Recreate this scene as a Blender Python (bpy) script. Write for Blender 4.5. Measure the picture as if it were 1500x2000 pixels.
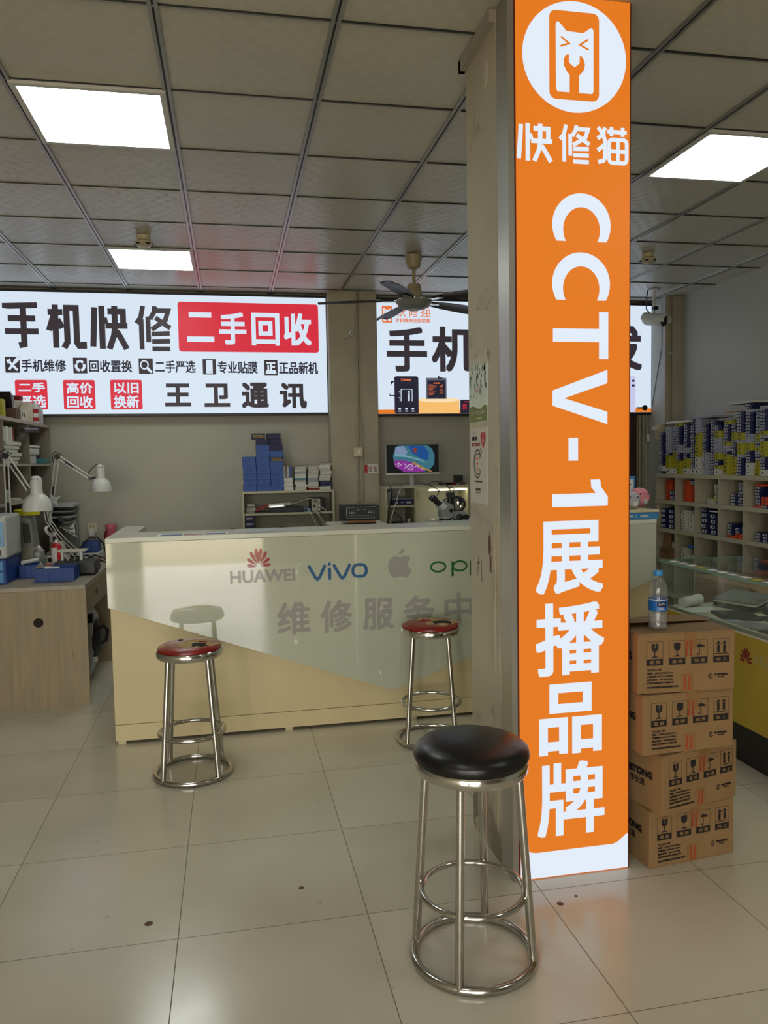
import bpy, bmesh, math, random
from math import pi, sin, cos, radians
from mathutils import Vector, Matrix

random.seed(7)
for o in list(bpy.data.objects):
    bpy.data.objects.remove(o)
SC = bpy.context.scene
COL = SC.collection

# ------------------------------------------------------------------ camera, world, light, exposure
CEIL = 2.986
cam_data = bpy.data.cameras.new('camera')
cam_data.sensor_fit = 'VERTICAL'
cam_data.sensor_height = 36.0
cam_data.lens = 1520.6 * 36.0 / 2000.0
cam_data.clip_start = 0.05
camera = bpy.data.objects.new('camera', cam_data)
COL.objects.link(camera)
YAW, PITCH, ROLL = 0.1946, 0.0668, -0.0181
fwd = Vector((sin(YAW) * cos(PITCH), cos(YAW) * cos(PITCH), -sin(PITCH)))
rgt0 = Vector((cos(YAW), -sin(YAW), 0))
up0 = rgt0.cross(fwd)
rgt = rgt0 * cos(ROLL) + up0 * sin(ROLL)
upv = -rgt0 * sin(ROLL) + up0 * cos(ROLL)
rot = Matrix((rgt, upv, -fwd)).transposed()
camera.matrix_world = Matrix.Translation((0, 0, 1.4765)) @ rot.to_4x4()
SC.camera = camera

SKY = 9.0         # daylight over the street in front of the shop
PANEL = 12.0        # ceiling light panels
SIGN = 1.0         # backlit sign boxes
world = bpy.data.worlds.new('sky')
SC.world = world
world.use_nodes = True
bg = world.node_tree.nodes['Background']
bg.inputs['Color'].default_value = (1.0, 0.965, 0.90, 1)
bg.inputs['Strength'].default_value = SKY
SC.view_settings.view_transform = 'Standard'
SC.view_settings.look = 'None'
SC.view_settings.gamma = 1.0
SC.view_settings.use_curve_mapping = False
SC.view_settings.exposure = 0.0
SC.cycles.use_denoising = True
SC.cycles.max_bounces = 8
SC.cycles.diffuse_bounces = 5
SC.cycles.glossy_bounces = 4
SC.cycles.transmission_bounces = 8
SC.cycles.transparent_max_bounces = 24
SC.cycles.caustics_reflective = False
SC.cycles.caustics_refractive = False
SC.cycles.sample_clamp_indirect = 6.0
pl = bpy.data.lights.new('shopfront_daylight_portal', 'AREA')
pl.shape = 'RECTANGLE'
pl.size, pl.size_y = 3.9, 2.45
pl.cycles.is_portal = True
po = bpy.data.objects.new('shopfront_daylight_portal', pl)
po.location = (-1.45, -2.98, 1.25)
po.rotation_euler = (pi / 2, 0, 0)
COL.objects.link(po)

# ------------------------------------------------------------------ materials
def lin(c):
    return tuple(((x / 255) / 12.92 if x / 255 <= 0.04045 else (((x / 255) + 0.055) / 1.055) ** 2.4) for x in c)

def mat(name, rgb, rough=0.5, metal=0.0, var=0.08, scale=8.0, bump=0.0, bscale=60.0, coat=0.0,
        trans=0.0, ior=1.45, emit=None, strength=0.0, stretch=None, spec=0.5, raw=False, alpha=1.0):
    """principled surface with a slight procedural variation of its colour; rgb is 0-255"""
    m = bpy.data.materials.new(name)
    m.use_nodes = True
    nt = m.node_tree
    b = nt.nodes['Principled BSDF']
    col = rgb if raw else lin(rgb)
    b.inputs['Base Color'].default_value = (*col, 1)
    b.inputs['Roughness'].default_value = rough
    b.inputs['Metallic'].default_value = metal
    b.inputs['IOR'].default_value = ior
    b.inputs['Specular IOR Level'].default_value = spec
    b.inputs['Coat Weight'].default_value = coat
    b.inputs['Coat Roughness'].default_value = 0.04
    b.inputs['Transmission Weight'].default_value = trans
    b.inputs['Alpha'].default_value = alpha
    if emit is not None:
        b.inputs['Emission Color'].default_value = (*lin(emit), 1)
        b.inputs['Emission Strength'].default_value = strength
    if var > 0 or bump > 0:
        tc = nt.nodes.new('ShaderNodeTexCoord')
        mp = nt.nodes.new('ShaderNodeMapping')
        nt.links.new(tc.outputs['Object'], mp.inputs['Vector'])
        if stretch:
            mp.inputs['Scale'].default_value = stretch
        nz = nt.nodes.new('ShaderNodeTexNoise')
        nz.inputs['Scale'].default_value = scale
        nz.inputs['Detail'].default_value = 5
        nt.links.new(mp.outputs['Vector'], nz.inputs['Vector'])
        rp = nt.nodes.new('ShaderNodeValToRGB')
        rp.color_ramp.elements[0].position = 0.3
        rp.color_ramp.elements[1].position = 0.7
        rp.color_ramp.elements[0].color = (*[min(1, x * (1 - var)) for x in col], 1)
        rp.color_ramp.elements[1].color = (*[min(1, x * (1 + var)) for x in col], 1)
        nt.links.new(nz.outputs['Fac'], rp.inputs['Fac'])
        nt.links.new(rp.outputs['Color'], b.inputs['Base Color'])
        if bump > 0:
            n2 = nt.nodes.new('ShaderNodeTexNoise')
            n2.inputs['Scale'].default_value = bscale
            n2.inputs['Detail'].default_value = 6
            nt.links.new(mp.outputs['Vector'], n2.inputs['Vector'])
            bp = nt.nodes.new('ShaderNodeBump')
            bp.inputs['Strength'].default_value = bump
            bp.inputs['Distance'].default_value = 0.01
            nt.links.new(n2.outputs['Fac'], bp.inputs['Height'])
            nt.links.new(bp.outputs['Normal'], b.inputs['Normal'])
    return m

def glow(name, rgb, k=1.0):
    """surface that gives off light: sign film, diffuser, screen"""
    return mat(name, (20, 20, 20), 0.35, emit=rgb, strength=k, var=0, spec=0.25)

M = {}
M['sign_white'] = glow('backlit_white_film', (214, 228, 243), SIGN)
M['sign_black'] = glow('backlit_black_film', (52, 44, 50), SIGN)
M['sign_red'] = glow('backlit_red_film', (212, 44, 62), SIGN)
M['sign_orange'] = glow('backlit_orange_film', (228, 122, 32), SIGN)
M['sign_dorange'] = glow('backlit_deep_orange_film', (228, 118, 62), SIGN)
M['sign_amber'] = glow('backlit_amber_film', (246, 190, 110), SIGN)
M['sign_cream'] = glow('backlit_cream_film', (250, 222, 180), SIGN)
M['sign_navy'] = glow('backlit_navy_film', (34, 32, 48), SIGN)
M['sign_grey'] = glow('backlit_grey_film', (98, 98, 108), SIGN)
M['sign_lilac'] = glow('backlit_lilac_film', (198, 200, 232), SIGN)
M['pillar_orange'] = glow('backlit_orange_face', (228, 121, 30), SIGN * 1.0)
M['pillar_white'] = glow('backlit_white_letters', (222, 231, 244), SIGN * 1.05)
M['panel'] = glow('light_panel_diffuser', (240, 250, 244), PANEL)
M['led'] = glow('led_strip_glow', (255, 244, 196), 7.0)
M['alu'] = mat('brushed_aluminium', (182, 180, 174), 0.38, 0.9, 0.05, 4, stretch=(1, 1, .05))
M['white_metal'] = mat('white_enamel', (205, 204, 200), 0.35, 0, 0.03)
M['cream_plastic'] = mat('aged_cream_plastic', (196, 184, 152), 0.45, 0, 0.12, 14)
M['chrome'] = mat('stainless_tube', (190, 187, 180), 0.17, 1.0, 0.07, 30)
M['chrome_band'] = mat('polished_band', (206, 204, 199), 0.12, 1.0, 0.05, 30)
M['black_vinyl'] = mat('black_vinyl', (16, 15, 16), 0.33, 0, 0.2, 12, bump=0.12, bscale=25)
M['red_vinyl'] = mat('worn_red_vinyl', (124, 26, 20), 0.3, 0, 0.22, 16, bump=0.1, bscale=30)
M['foam'] = mat('yellowed_foam', (176, 146, 102), 0.95, 0, 0.3, 40, bump=0.5, bscale=80)
M['hollow'] = mat('dark_hollow', (34, 28, 24), 0.9, 0, 0.3, 30)
M['plaster'] = mat('painted_plaster', (166, 157, 136), 0.72, 0, 0.10, 3.0, bump=0.25, bscale=14)
M['wallpaint'] = mat('grey_wall_paint', (172, 168, 152), 0.75, 0, 0.06, 1.6, bump=0.15, bscale=22)
M['whitewash'] = mat('white_wall_paint', (176, 177, 172), 0.78, 0, 0.06, 1.3, bump=0.15, bscale=20)
M['black'] = mat('black_plastic', (20, 20, 22), 0.4, 0, 0.15)
M['dark'] = mat('dark_grey_plastic', (36, 38, 40), 0.45, 0, 0.12)
M['grey'] = mat('mid_grey_plastic', (128, 130, 128), 0.45, 0, 0.06)
M['lgrey'] = mat('light_grey_plastic', (178, 180, 178), 0.42, 0, 0.05)
M['white'] = mat('white_plastic', (212, 212, 206), 0.4, 0, 0.04)
M['paper'] = mat('white_paper', (208, 206, 200), 0.85, 0, 0.05, 10)
M['offpaper'] = mat('aged_paper', (186, 180, 166), 0.85, 0, 0.08, 10)
M['counter_cream'] = mat('cream_lacquer_board', (204, 188, 146), 0.35, 0, 0.05, 2.2, bump=0.03)
M['counter_glass'] = mat('back_painted_glass', (182, 186, 164), 0.5, 0, 0.03, 2, coat=1.0)
M['counter_glass'].node_tree.nodes['Principled BSDF'].inputs['Coat IOR'].default_value = 1.8
M['ledge'] = mat('white_counter_top', (206, 206, 190), 0.2, 0, 0.04, 4)
M['logo_grey'] = mat('grey_vinyl_letters', (150, 148, 141), 0.5, 0, 0.05, 10, coat=0.8)
M['logo_red'] = mat('red_vinyl_logo', (156, 36, 44), 0.45, 0, 0.08, 10, coat=0.8)
M['logo_blue'] = mat('blue_vinyl_letters', (14, 84, 134), 0.45, 0, 0.06, 10, coat=0.8)
M['logo_green'] = mat('green_vinyl_letters', (16, 92, 44), 0.45, 0, 0.06, 10, coat=0.8)
M['desk_wood'] = mat('ash_laminate', (142, 126, 98), 0.5, 0, 0.13, 5, stretch=(9, 9, .6), bump=0.04)
M['desk_top'] = mat('ash_laminate_top', (150, 140, 122), 0.45, 0, 0.1, 5, stretch=(8, .8, 8))
M['hutch_wood'] = mat('grey_ash_laminate', (128, 118, 106), 0.55, 0, 0.12, 5, stretch=(8, 8, .6))
M['hutch_edge'] = mat('pale_laminate_edge', (158, 150, 138), 0.5, 0, 0.05)
M['rack_board'] = mat('cream_melamine', (172, 164, 140), 0.5, 0, 0.05, 3)
M['shelf_board'] = mat('ivory_melamine', (186, 180, 152), 0.45, 0, 0.05, 3)
M['blue_plastic'] = mat('blue_bin_plastic', (14, 56, 124), 0.5, 0, 0.08)
M['blue_box'] = mat('blue_card_box', (62, 92, 160), 0.6, 0, 0.08, 10)
M['navy_box'] = mat('navy_card_box', (16, 20, 66), 0.5, 0, 0.12, 10)
M['blue_edge'] = mat('sky_blue_edge', (58, 126, 178), 0.4, 0, 0.05)
M['orange_box'] = mat('orange_card_box', (206, 74, 34), 0.55, 0, 0.1, 10)
M['yellow_box'] = mat('yellow_card_box', (164, 156, 40), 0.55, 0, 0.12, 10)
M['grey_box'] = mat('grey_card_box', (146, 148, 160), 0.55, 0, 0.1, 10)
M['white_box'] = mat('white_card_box', (190, 188, 176), 0.6, 0, 0.06, 10)
M['label'] = mat('box_label', (190, 192, 200), 0.6, 0, 0.08, 60)
M['ink'] = mat('black_print', (30, 24, 22), 0.6, 0, 0.1)
M['kraft'] = mat('kraft_board', (136, 106, 70), 0.8, 0, 0.06, 6, bump=0.05, bscale=90)
M['kraft_in'] = mat('kraft_inside', (132, 100, 62), 0.85, 0, 0.08, 6)
M['tape'] = mat('clear_parcel_tape', (136, 102, 64), 0.25, 0, 0.05, 9)
M['tape_red'] = mat('tape_print_red', (176, 62, 40), 0.35, 0, 0.1)
M['yellow_panel'] = mat('yellow_lacquer', (162, 136, 44), 0.4, 0, 0.04, 2)
M['maroon'] = mat('maroon_vinyl', (116, 14, 26), 0.4, 0, 0.05)
M['plinth'] = mat('black_plinth', (16, 16, 17), 0.4, 0, 0.1)
M['cloth'] = mat('ivory_cloth', (186, 180, 160), 0.95, 0, 0.08, 14, bump=0.3, bscale=90)
M['steel'] = mat('case_frame_steel', (150, 158, 150), 0.3, 0.8, 0.05)
M['fan_blade'] = mat('dusty_black_blade', (30, 27, 24), 0.42, 0, 0.35, 16)
M['fan_body'] = mat('dusty_cream_enamel', (172, 158, 122), 0.4, 0, 0.18, 14)
M['pipe'] = mat('painted_pipe', (150, 142, 118), 0.6, 0, 0.15, 12)
M['cable_white'] = mat('white_cable', (196, 194, 186), 0.5, 0, 0.04)
M['pink'] = mat('pink_plastic', (190, 92, 112), 0.4, 0, 0.06)
M['plush_pink'] = mat('pink_plush', (206, 132, 142), 0.95, 0, 0.1, 30, bump=0.5, bscale=120)
M['plush_grey'] = mat('grey_plush', (176, 172, 176), 0.95, 0, 0.1, 30, bump=0.5, bscale=120)
M['slat_brown'] = mat('brown_bamboo_slats', (56, 40, 26), 0.6, 0, 0.4, 10, stretch=(30, 30, .4))
M['red'] = mat('red_plastic', (170, 30, 36), 0.4, 0, 0.08)
M['orange'] = mat('orange_plastic', (226, 92, 40), 0.4, 0, 0.08)
M['yellow'] = mat('yellow_plastic', (206, 200, 30), 0.35, 0, 0.06)
M['teal'] = mat('teal_plastic', (58, 122, 128), 0.4, 0, 0.06)
M['brown'] = mat('brown_card', (92, 66, 52), 0.7, 0, 0.1)
M['wood'] = mat('polished_brown_wood', (126, 78, 46), 0.35, 0, 0.2, 12, stretch=(1, 12, 12))
M['pale_blue'] = mat('pale_blue_plastic', (116, 158, 196), 0.4, 0, 0.05)
M['olive'] = mat('olive_print', (116, 124, 74), 0.85, 0, 0.08)
M['poster_pale'] = mat('pale_green_poster', (196, 206, 194), 0.8, 0, 0.08, 12)
M['screen_grey'] = mat('dull_screen', (110, 112, 104), 0.15, 0, 0.03, coat=0.5)

def clear(name, rgb, rough=0.0, ior=1.45, body=0.12):
    """thin clear sheet: mostly see-through with a mirror-like skin"""
    m = bpy.data.materials.new(name)
    m.use_nodes = True
    nt = m.node_tree
    nt.nodes.remove(nt.nodes['Principled BSDF'])
    out = nt.nodes['Material Output']
    tr = nt.nodes.new('ShaderNodeBsdfTransparent')
    tr.inputs['Color'].default_value = (*lin(rgb), 1)
    gl = nt.nodes.new('ShaderNodeBsdfGlossy')
    gl.inputs['Roughness'].default_value = max(rough, 0.02)
    df = nt.nodes.new('ShaderNodeBsdfDiffuse')
    df.inputs['Color'].default_value = (*lin(rgb), 1)
    fr = nt.nodes.new('ShaderNodeFresnel')
    ge = nt.nodes.new('ShaderNodeNewGeometry')
    mr = nt.nodes.new('ShaderNodeMapRange')
    mr.inputs['To Min'].default_value = ior
    mr.inputs['To Max'].default_value = 1 / ior
    nt.links.new(ge.outputs['Backfacing'], mr.inputs['Value'])
    nt.links.new(mr.outputs[0], fr.inputs['IOR'])
    m1 = nt.nodes.new('ShaderNodeMixShader')
    m2 = nt.nodes.new('ShaderNodeMixShader')
    m1.inputs['Fac'].default_value = body
    nt.links.new(tr.outputs[0], m1.inputs[1])
    nt.links.new(df.outputs[0], m1.inputs[2])
    nt.links.new(fr.outputs[0], m2.inputs['Fac'])
    nt.links.new(m1.outputs[0], m2.inputs[1])
    nt.links.new(gl.outputs[0], m2.inputs[2])
    nt.links.new(m2.outputs[0], out.inputs['Surface'])
    return m
M['pet'] = clear('clear_pet', (250, 251, 252), 0.03, 1.5, 0.06)
M['case_glass'] = clear('case_glass', (250, 253, 251), 0.0, 1.45, 0.015)
M['glass_edge'] = mat('green_glass_edge', (112, 146, 130), 0.2, 0, 0.04)

def floor_material():
    m = bpy.data.materials.new('polished_porcelain_tile')
    m.use_nodes = True
    nt = m.node_tree
    N, L = nt.nodes, nt.links
    b = N['Principled BSDF']
    geo = N.new('ShaderNodeNewGeometry')
    sep = N.new('ShaderNodeSeparateXYZ')
    L.new(geo.outputs['Position'], sep.inputs[0])
    def math_(op, a, bb=None, c=None):
        n = N.new('ShaderNodeMath')
        n.operation = op
        for i, v in enumerate((a, bb, c)):
            if v is None:
                continue
            if isinstance(v, (int, float)):
                n.inputs[i].default_value = v
            else:
                L.new(v, n.inputs[i])
        return n.outputs[0]
    def edge(axis, off):
        t = math_('DIVIDE', math_('SUBTRACT', axis, off), 0.6)
        fr = math_('FRACT', t)
        d = math_('MINIMUM', fr, math_('SUBTRACT', 1.0, fr))
        return math_('MULTIPLY', d, 0.6), math_('FLOOR', t)
    dx, ix = edge(sep.outputs['X'], -1.402 - 12.0)
    dy, iy = edge(sep.outputs['Y'], 4.216 - 12.0)
    d = math_('MINIMUM', dx, dy)
    grout = math_('LESS_THAN', d, 0.0014)
    cmb = N.new('ShaderNodeCombineXYZ')
    L.new(ix, cmb.inputs[0]); L.new(iy, cmb.inputs[1])
    wn = N.new('ShaderNodeTexWhiteNoise')
    L.new(cmb.outputs[0], wn.inputs['Vector'])
    nz = N.new('ShaderNodeTexNoise'); nz.inputs['Scale'].default_value = 2.2; nz.inputs['Detail'].default_value = 8
    L.new(geo.outputs['Position'], nz.inputs['Vector'])
    mix = math_('ADD', math_('MULTIPLY', wn.outputs['Value'], 0.25), math_('MULTIPLY', nz.outputs['Fac'], 0.75))
    rp = N.new('ShaderNodeValToRGB')
    rp.color_ramp.elements[0].position = 0.25; rp.color_ramp.elements[1].position = 0.75
    rp.color_ramp.elements[0].color = (*lin((184, 176, 156)), 1)
    rp.color_ramp.elements[1].color = (*lin((200, 192, 172)), 1)
    L.new(mix, rp.inputs['Fac'])
    # scattered scuffs and specks of dirt
    n2 = N.new('ShaderNodeTexNoise'); n2.inputs['Scale'].default_value = 26; n2.inputs['Detail'].default_value = 3
    L.new(geo.outputs['Position'], n2.inputs['Vector'])
    sp = N.new('ShaderNodeValToRGB')
    sp.color_ramp.elements[0].position = 0.71; sp.color_ramp.elements[1].position = 0.77
    L.new(n2.outputs['Fac'], sp.inputs['Fac'])
    c1 = N.new('ShaderNodeMixRGB'); c1.inputs['Color2'].default_value = (*lin((128, 112, 88)), 1)
    L.new(math_('MULTIPLY', sp.outputs['Color'], 0.45), c1.inputs['Fac']); L.new(rp.outputs['Color'], c1.inputs['Color1'])
    c2 = N.new('ShaderNodeMixRGB'); c2.inputs['Color2'].default_value = (*lin((92, 84, 64)), 1)
    L.new(grout, c2.inputs['Fac']); L.new(c1.outputs['Color'], c2.inputs['Color1'])
    L.new(c2.outputs['Color'], b.inputs['Base Color'])
    n3 = N.new('ShaderNodeTexNoise'); n3.inputs['Scale'].default_value = 5; n3.inputs['Detail'].default_value = 6
    L.new(geo.outputs['Position'], n3.inputs['Vector'])
    L.new(math_('ADD', math_('MULTIPLY', n3.outputs['Fac'], 0.16), math_('ADD', 0.12, math_('MULTIPLY', grout, 0.5))), b.inputs['Roughness'])
    b.inputs['Specular IOR Level'].default_value = 0.8
    bp = N.new('ShaderNodeBump'); bp.inputs['Strength'].default_value = 0.02; bp.inputs['Distance'].default_value = 0.01
    L.new(n3.outputs['Fac'], bp.inputs['Height']); L.new(bp.outputs['Normal'], b.inputs['Normal'])
    return m

def ceiling_material():
    """satin vinyl-faced panel with a small embossed lattice"""
    m = bpy.data.materials.new('embossed_ceiling_panel')
    m.use_nodes = True
    nt = m.node_tree
    N, L = nt.nodes, nt.links
    b = N['Principled BSDF']
    geo = N.new('ShaderNodeNewGeometry')
    def wave(rz):
        mp = N.new('ShaderNodeMapping'); mp.inputs['Rotation'].default_value = (0, 0, rz)
        L.new(geo.outputs['Position'], mp.inputs['Vector'])
        w = N.new('ShaderNodeTexWave'); w.wave_type = 'BANDS'; w.bands_direction = 'X'
        w.inputs['Scale'].default_value = 4.6
        w.inputs['Distortion'].default_value = 0.6
        w.inputs['Detail'].default_value = 1
        L.new(mp.outputs['Vector'], w.inputs['Vector'])
        return w.outputs['Fac']
    mu = N.new('ShaderNodeMath'); mu.operation = 'MULTIPLY'
    L.new(wave(radians(38)), mu.inputs[0]); L.new(wave(radians(-38)), mu.inputs[1])
    nz = N.new('ShaderNodeTexNoise'); nz.inputs['Scale'].default_value = 1.3; nz.inputs['Detail'].default_value = 6
    L.new(geo.outputs['Position'], nz.inputs['Vector'])
    rp = N.new('ShaderNodeValToRGB')
    rp.color_ramp.elements[0].position = 0.3; rp.color_ramp.elements[1].position = 0.72
    rp.color_ramp.elements[0].color = (*lin((186, 183, 172)), 1)
    rp.color_ramp.elements[1].color = (*lin((200, 197, 187)), 1)
    L.new(nz.outputs['Fac'], rp.inputs['Fac'])
    c = N.new('ShaderNodeMixRGB'); c.blend_type = 'MIX'; c.inputs['Color2'].default_value = (*lin((216, 214, 205)), 1)
    m2 = N.new('ShaderNodeMath'); m2.operation = 'MULTIPLY'; m2.inputs[1].default_value = 0.28
    L.new(mu.outputs[0], m2.inputs[0])
    L.new(m2.outputs[0], c.inputs['Fac']); L.new(rp.outputs['Color'], c.inputs['Color1'])
    L.new(c.outputs['Color'], b.inputs['Base Color'])
    r2 = N.new('ShaderNodeMath'); r2.operation = 'MULTIPLY_ADD'; r2.inputs[1].default_value = 0.14; r2.inputs[2].default_value = 0.30
    L.new(mu.outputs[0], r2.inputs[0]); L.new(r2.outputs[0], b.inputs['Roughness'])
    bp = N.new('ShaderNodeBump'); bp.inputs['Strength'].default_value = 0.11; bp.inputs['Distance'].default_value = 0.01
    L.new(mu.outputs[0], bp.inputs['Height']); L.new(bp.outputs['Normal'], b.inputs['Normal'])
    b.inputs['Specular IOR Level'].default_value = 0.5
    return m

def stained_plaster():
    """old cream paint with grey dirt, pale filler patches and darker grime low down"""
    m = mat('stained_pillar_plaster', (172, 163, 143), 0.7, 0, 0.08, 3, bump=0.3, bscale=12)
    nt = m.node_tree
    N, L = nt.nodes, nt.links
    b = N['Principled BSDF']
    src = b.inputs['Base Color'].links[0].from_socket
    geo = N.new('ShaderNodeNewGeometry')
    n1 = N.new('ShaderNodeTexNoise'); n1.inputs['Scale'].default_value = 5.5; n1.inputs['Detail'].default_value = 9
    L.new(geo.outputs['Position'], n1.inputs['Vector'])
    sep = N.new('ShaderNodeSeparateXYZ'); L.new(geo.outputs['Position'], sep.inputs[0])
    mr = N.new('ShaderNodeMapRange')
    mr.inputs['From Min'].default_value = 0.0; mr.inputs['From Max'].default_value = 0.7
    mr.inputs['To Min'].default_value = 0.22; mr.inputs['To Max'].default_value = 0.0
    L.new(sep.outputs['Z'], mr.inputs['Value'])
    ad = N.new('ShaderNodeMath'); ad.operation = 'ADD'
    L.new(n1.outputs['Fac'], ad.inputs[0]); L.new(mr.outputs[0], ad.inputs[1])
    rp = N.new('ShaderNodeValToRGB')
    rp.color_ramp.elements[0].position = 0.62; rp.color_ramp.elements[1].position = 0.78
    L.new(ad.outputs[0], rp.inputs['Fac'])
    mx = N.new('ShaderNodeMixRGB'); mx.inputs['Color2'].default_value = (*lin((122, 114, 98)), 1)
    L.new(rp.outputs['Color'], mx.inputs['Fac']); L.new(src, mx.inputs['Color1'])
    L.new(mx.outputs['Color'], b.inputs['Base Color'])
    return m
M['floor'] = floor_material()
M['ceiling'] = ceiling_material()
M['pillar_plaster'] = stained_plaster()

# ------------------------------------------------------------------ mesh helpers
class MB:
    """collects shapes for ONE mesh object"""
    def __init__(self):
        self.bm = bmesh.new()
        self.slot = 0

    def _mark(self, fs):
        for f in fs:
            f.material_index = self.slot

    def box(self, x0, x1, y0, y1, z0, z1, bev=0.0, rot=None, at=None):
        """axis-aligned box; rot = (rx, ry, rz) turns it about its own centre (or about AT)"""
        r = bmesh.ops.create_cube(self.bm, size=1.0)
        vs = r['verts']
        c = Vector(((x0 + x1) / 2, (y0 + y1) / 2, (z0 + z1) / 2))
        bmesh.ops.scale(self.bm, vec=(x1 - x0, y1 - y0, z1 - z0), verts=vs)
        fs = list({f for v in vs for f in v.link_faces})
        self._mark(fs)
        if bev > 0:
            es = list({e for v in vs for e in v.link_edges})
            rb = bmesh.ops.bevel(self.bm, geom=es, offset=bev, segments=2, affect='EDGES', profile=0.5)
            vs = list({v for f in rb['faces'] for v in f.verts} | {v for v in vs if v.is_valid})
            self._mark({f for v in vs for f in v.link_faces})
        bmesh.ops.translate(self.bm, vec=c, verts=vs)
        if rot:
            from mathutils import Euler
            bmesh.ops.rotate(self.bm, cent=Vector(at) if at else c, matrix=Euler(rot).to_matrix(), verts=vs)
        return self

    def lathe(self, prof, c=(0, 0, 0), seg=24, axis=(0, 0, 1), cap=True):
        """profile [(radius, height)] turned about AXIS through C"""
        q = Vector((0, 0, 1)).rotation_difference(Vector(axis).normalized()).to_matrix()
        c = Vector(c)
        rings = []
        for r, h in prof:
            if r < 1e-6:
                rings.append([self.bm.verts.new(c + q @ Vector((0, 0, h)))])
            else:
                rings.append([self.bm.verts.new(c + q @ Vector((r * cos(2 * pi * k / seg), r * sin(2 * pi * k / seg), h))) for k in range(seg)])
        fs = []
        for a, b in zip(rings, rings[1:]):
            for k in range(seg):
                k2 = (k + 1) % seg
                if len(a) == 1 and len(b) == 1:
                    continue
                if len(a) == 1:
                    fs.append(self.bm.faces.new((a[0], b[k2], b[k])))
                elif len(b) == 1:
                    fs.append(self.bm.faces.new((a[k], a[k2], b[0])))
                else:
                    fs.append(self.bm.faces.new((a[k], a[k2], b[k2], b[k])))
        if cap:
            if len(rings[0]) > 1:
                fs.append(self.bm.faces.new(rings[0][::-1]))
            if len(rings[-1]) > 1:
                fs.append(self.bm.faces.new(rings[-1]))
        self._mark(fs)
        return self

    def cyl(self, p0, p1, r, r2=None, seg=16):
        p0, p1 = Vector(p0), Vector(p1)
        d = p1 - p0
        return self.lathe([(r, 0), (r2 if r2 is not None else r, d.length)], p0, seg, d)

    def tube(self, pts, r, seg=8, closed=False):
        pts = [Vector(p) for p in pts]
        n = len(pts)
        rings = []
        prev = None
        for i, p in enumerate(pts):
            a = pts[i - 1] if (i > 0 or closed) else p
            b = pts[(i + 1) % n] if (i < n - 1 or closed) else p
            t = (b - a).normalized()
            if prev is None:
                ref = Vector((0, 0, 1)) if abs(t.z) < 0.9 else Vector((1, 0, 0))
                u = t.cross(ref).normalized()
            else:
                u = (prev - t * prev.dot(t)).normalized()
            prev = u
            w = t.cross(u)
            rings.append([self.bm.verts.new(p + (u * cos(2 * pi * k / seg) + w * sin(2 * pi * k / seg)) * r) for k in range(seg)])
        fs = []
        for i in range(n if closed else n - 1):
            a, b = rings[i], rings[(i + 1) % n]
            for k in range(seg):
                k2 = (k + 1) % seg
                fs.append(self.bm.faces.new((a[k], a[k2], b[k2], b[k])))
        if not closed:
            fs.append(self.bm.faces.new(rings[0][::-1]))
            fs.append(self.bm.faces.new(rings[-1]))
        self._mark(fs)
        return self

    def ring(self, c, R, r, seg=40, rs=10, axis=(0, 0, 1)):
        q = Vector((0, 0, 1)).rotation_difference(Vector(axis).normalized()).to_matrix()
        return self.tube([Vector(c) + q @ Vector((R * cos(2 * pi * k / seg), R * sin(2 * pi * k / seg), 0)) for k in range(seg)], r, rs, True)

    def poly(self, pts):
        try:
            f = self.bm.faces.new([self.bm.verts.new(Vector(p)) for p in pts])
            f.material_index = self.slot
        except ValueError:
            pass
        return self

    def prism(self, pts, vec):
        """flat polygon PTS pushed along VEC into a solid"""
        vec = Vector(vec)
        a = [self.bm.verts.new(Vector(p)) for p in pts]
        b = [self.bm.verts.new(Vector(p) + vec) for p in pts]
        fs = [self.bm.faces.new(a[::-1]), self.bm.faces.new(b)]
        for i in range(len(a)):
            j = (i + 1) % len(a)
            fs.append(self.bm.faces.new((a[i], a[j], b[j], b[i])))
        self._mark(fs)
        return self

    def raw(self, vs, faces):
        bv = [self.bm.verts.new(Vector(v)) for v in vs]
        for f in faces:
            try:
                ff = self.bm.faces.new([bv[i] for i in f])
                ff.material_index = self.slot
            except ValueError:
                pass
        return self

def base_of(o):
    b = Vector((0, 0, 0))
    while o is not None:
        b += o.location
        o = o.parent
    return b

def tag(o, label=None, cat=None, group=None, kind=None):
    if label: o['label'] = label
    if cat: o['category'] = cat
    if group: o['group'] = group
    if kind: o['kind'] = kind
    return o

def build(name, mb, mats, parent=None, smooth=False, base=None, local=False):
    """links the collected shapes as one mesh; shapes are in world metres unless local"""
    off = Vector((0, 0, 0)) if local else (base_of(parent) if parent is not None else Vector(base or (0, 0, 0)))
    bm = mb.bm
    if off.length > 0:
        bmesh.ops.translate(bm, vec=-off, verts=bm.verts)
    bmesh.ops.recalc_face_normals(bm, faces=bm.faces)
    me = bpy.data.meshes.new(name)
    bm.to_mesh(me)
    bm.free()
    for m in (mats if isinstance(mats, (list, tuple)) else [mats]):
        me.materials.append(M[m] if isinstance(m, str) else m)
    if smooth:
        for p in me.polygons:
            p.use_smooth = True
        try:
            me.set_sharp_from_angle(angle=radians(40))
        except Exception:
            pass
    o = bpy.data.objects.new(name, me)
    COL.objects.link(o)
    if parent is not None:
        o.parent = parent
    elif base is not None:
        o.location = base
    return o

def thing(name, label, cat, loc=(0, 0, 0), rz=0.0, group=None):
    o = bpy.data.objects.new(name, None)
    o.empty_display_size = 0.05
    COL.objects.link(o)
    o.location = loc
    o.rotation_euler = (0, 0, rz)
    return tag(o, label, cat, group)

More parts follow.
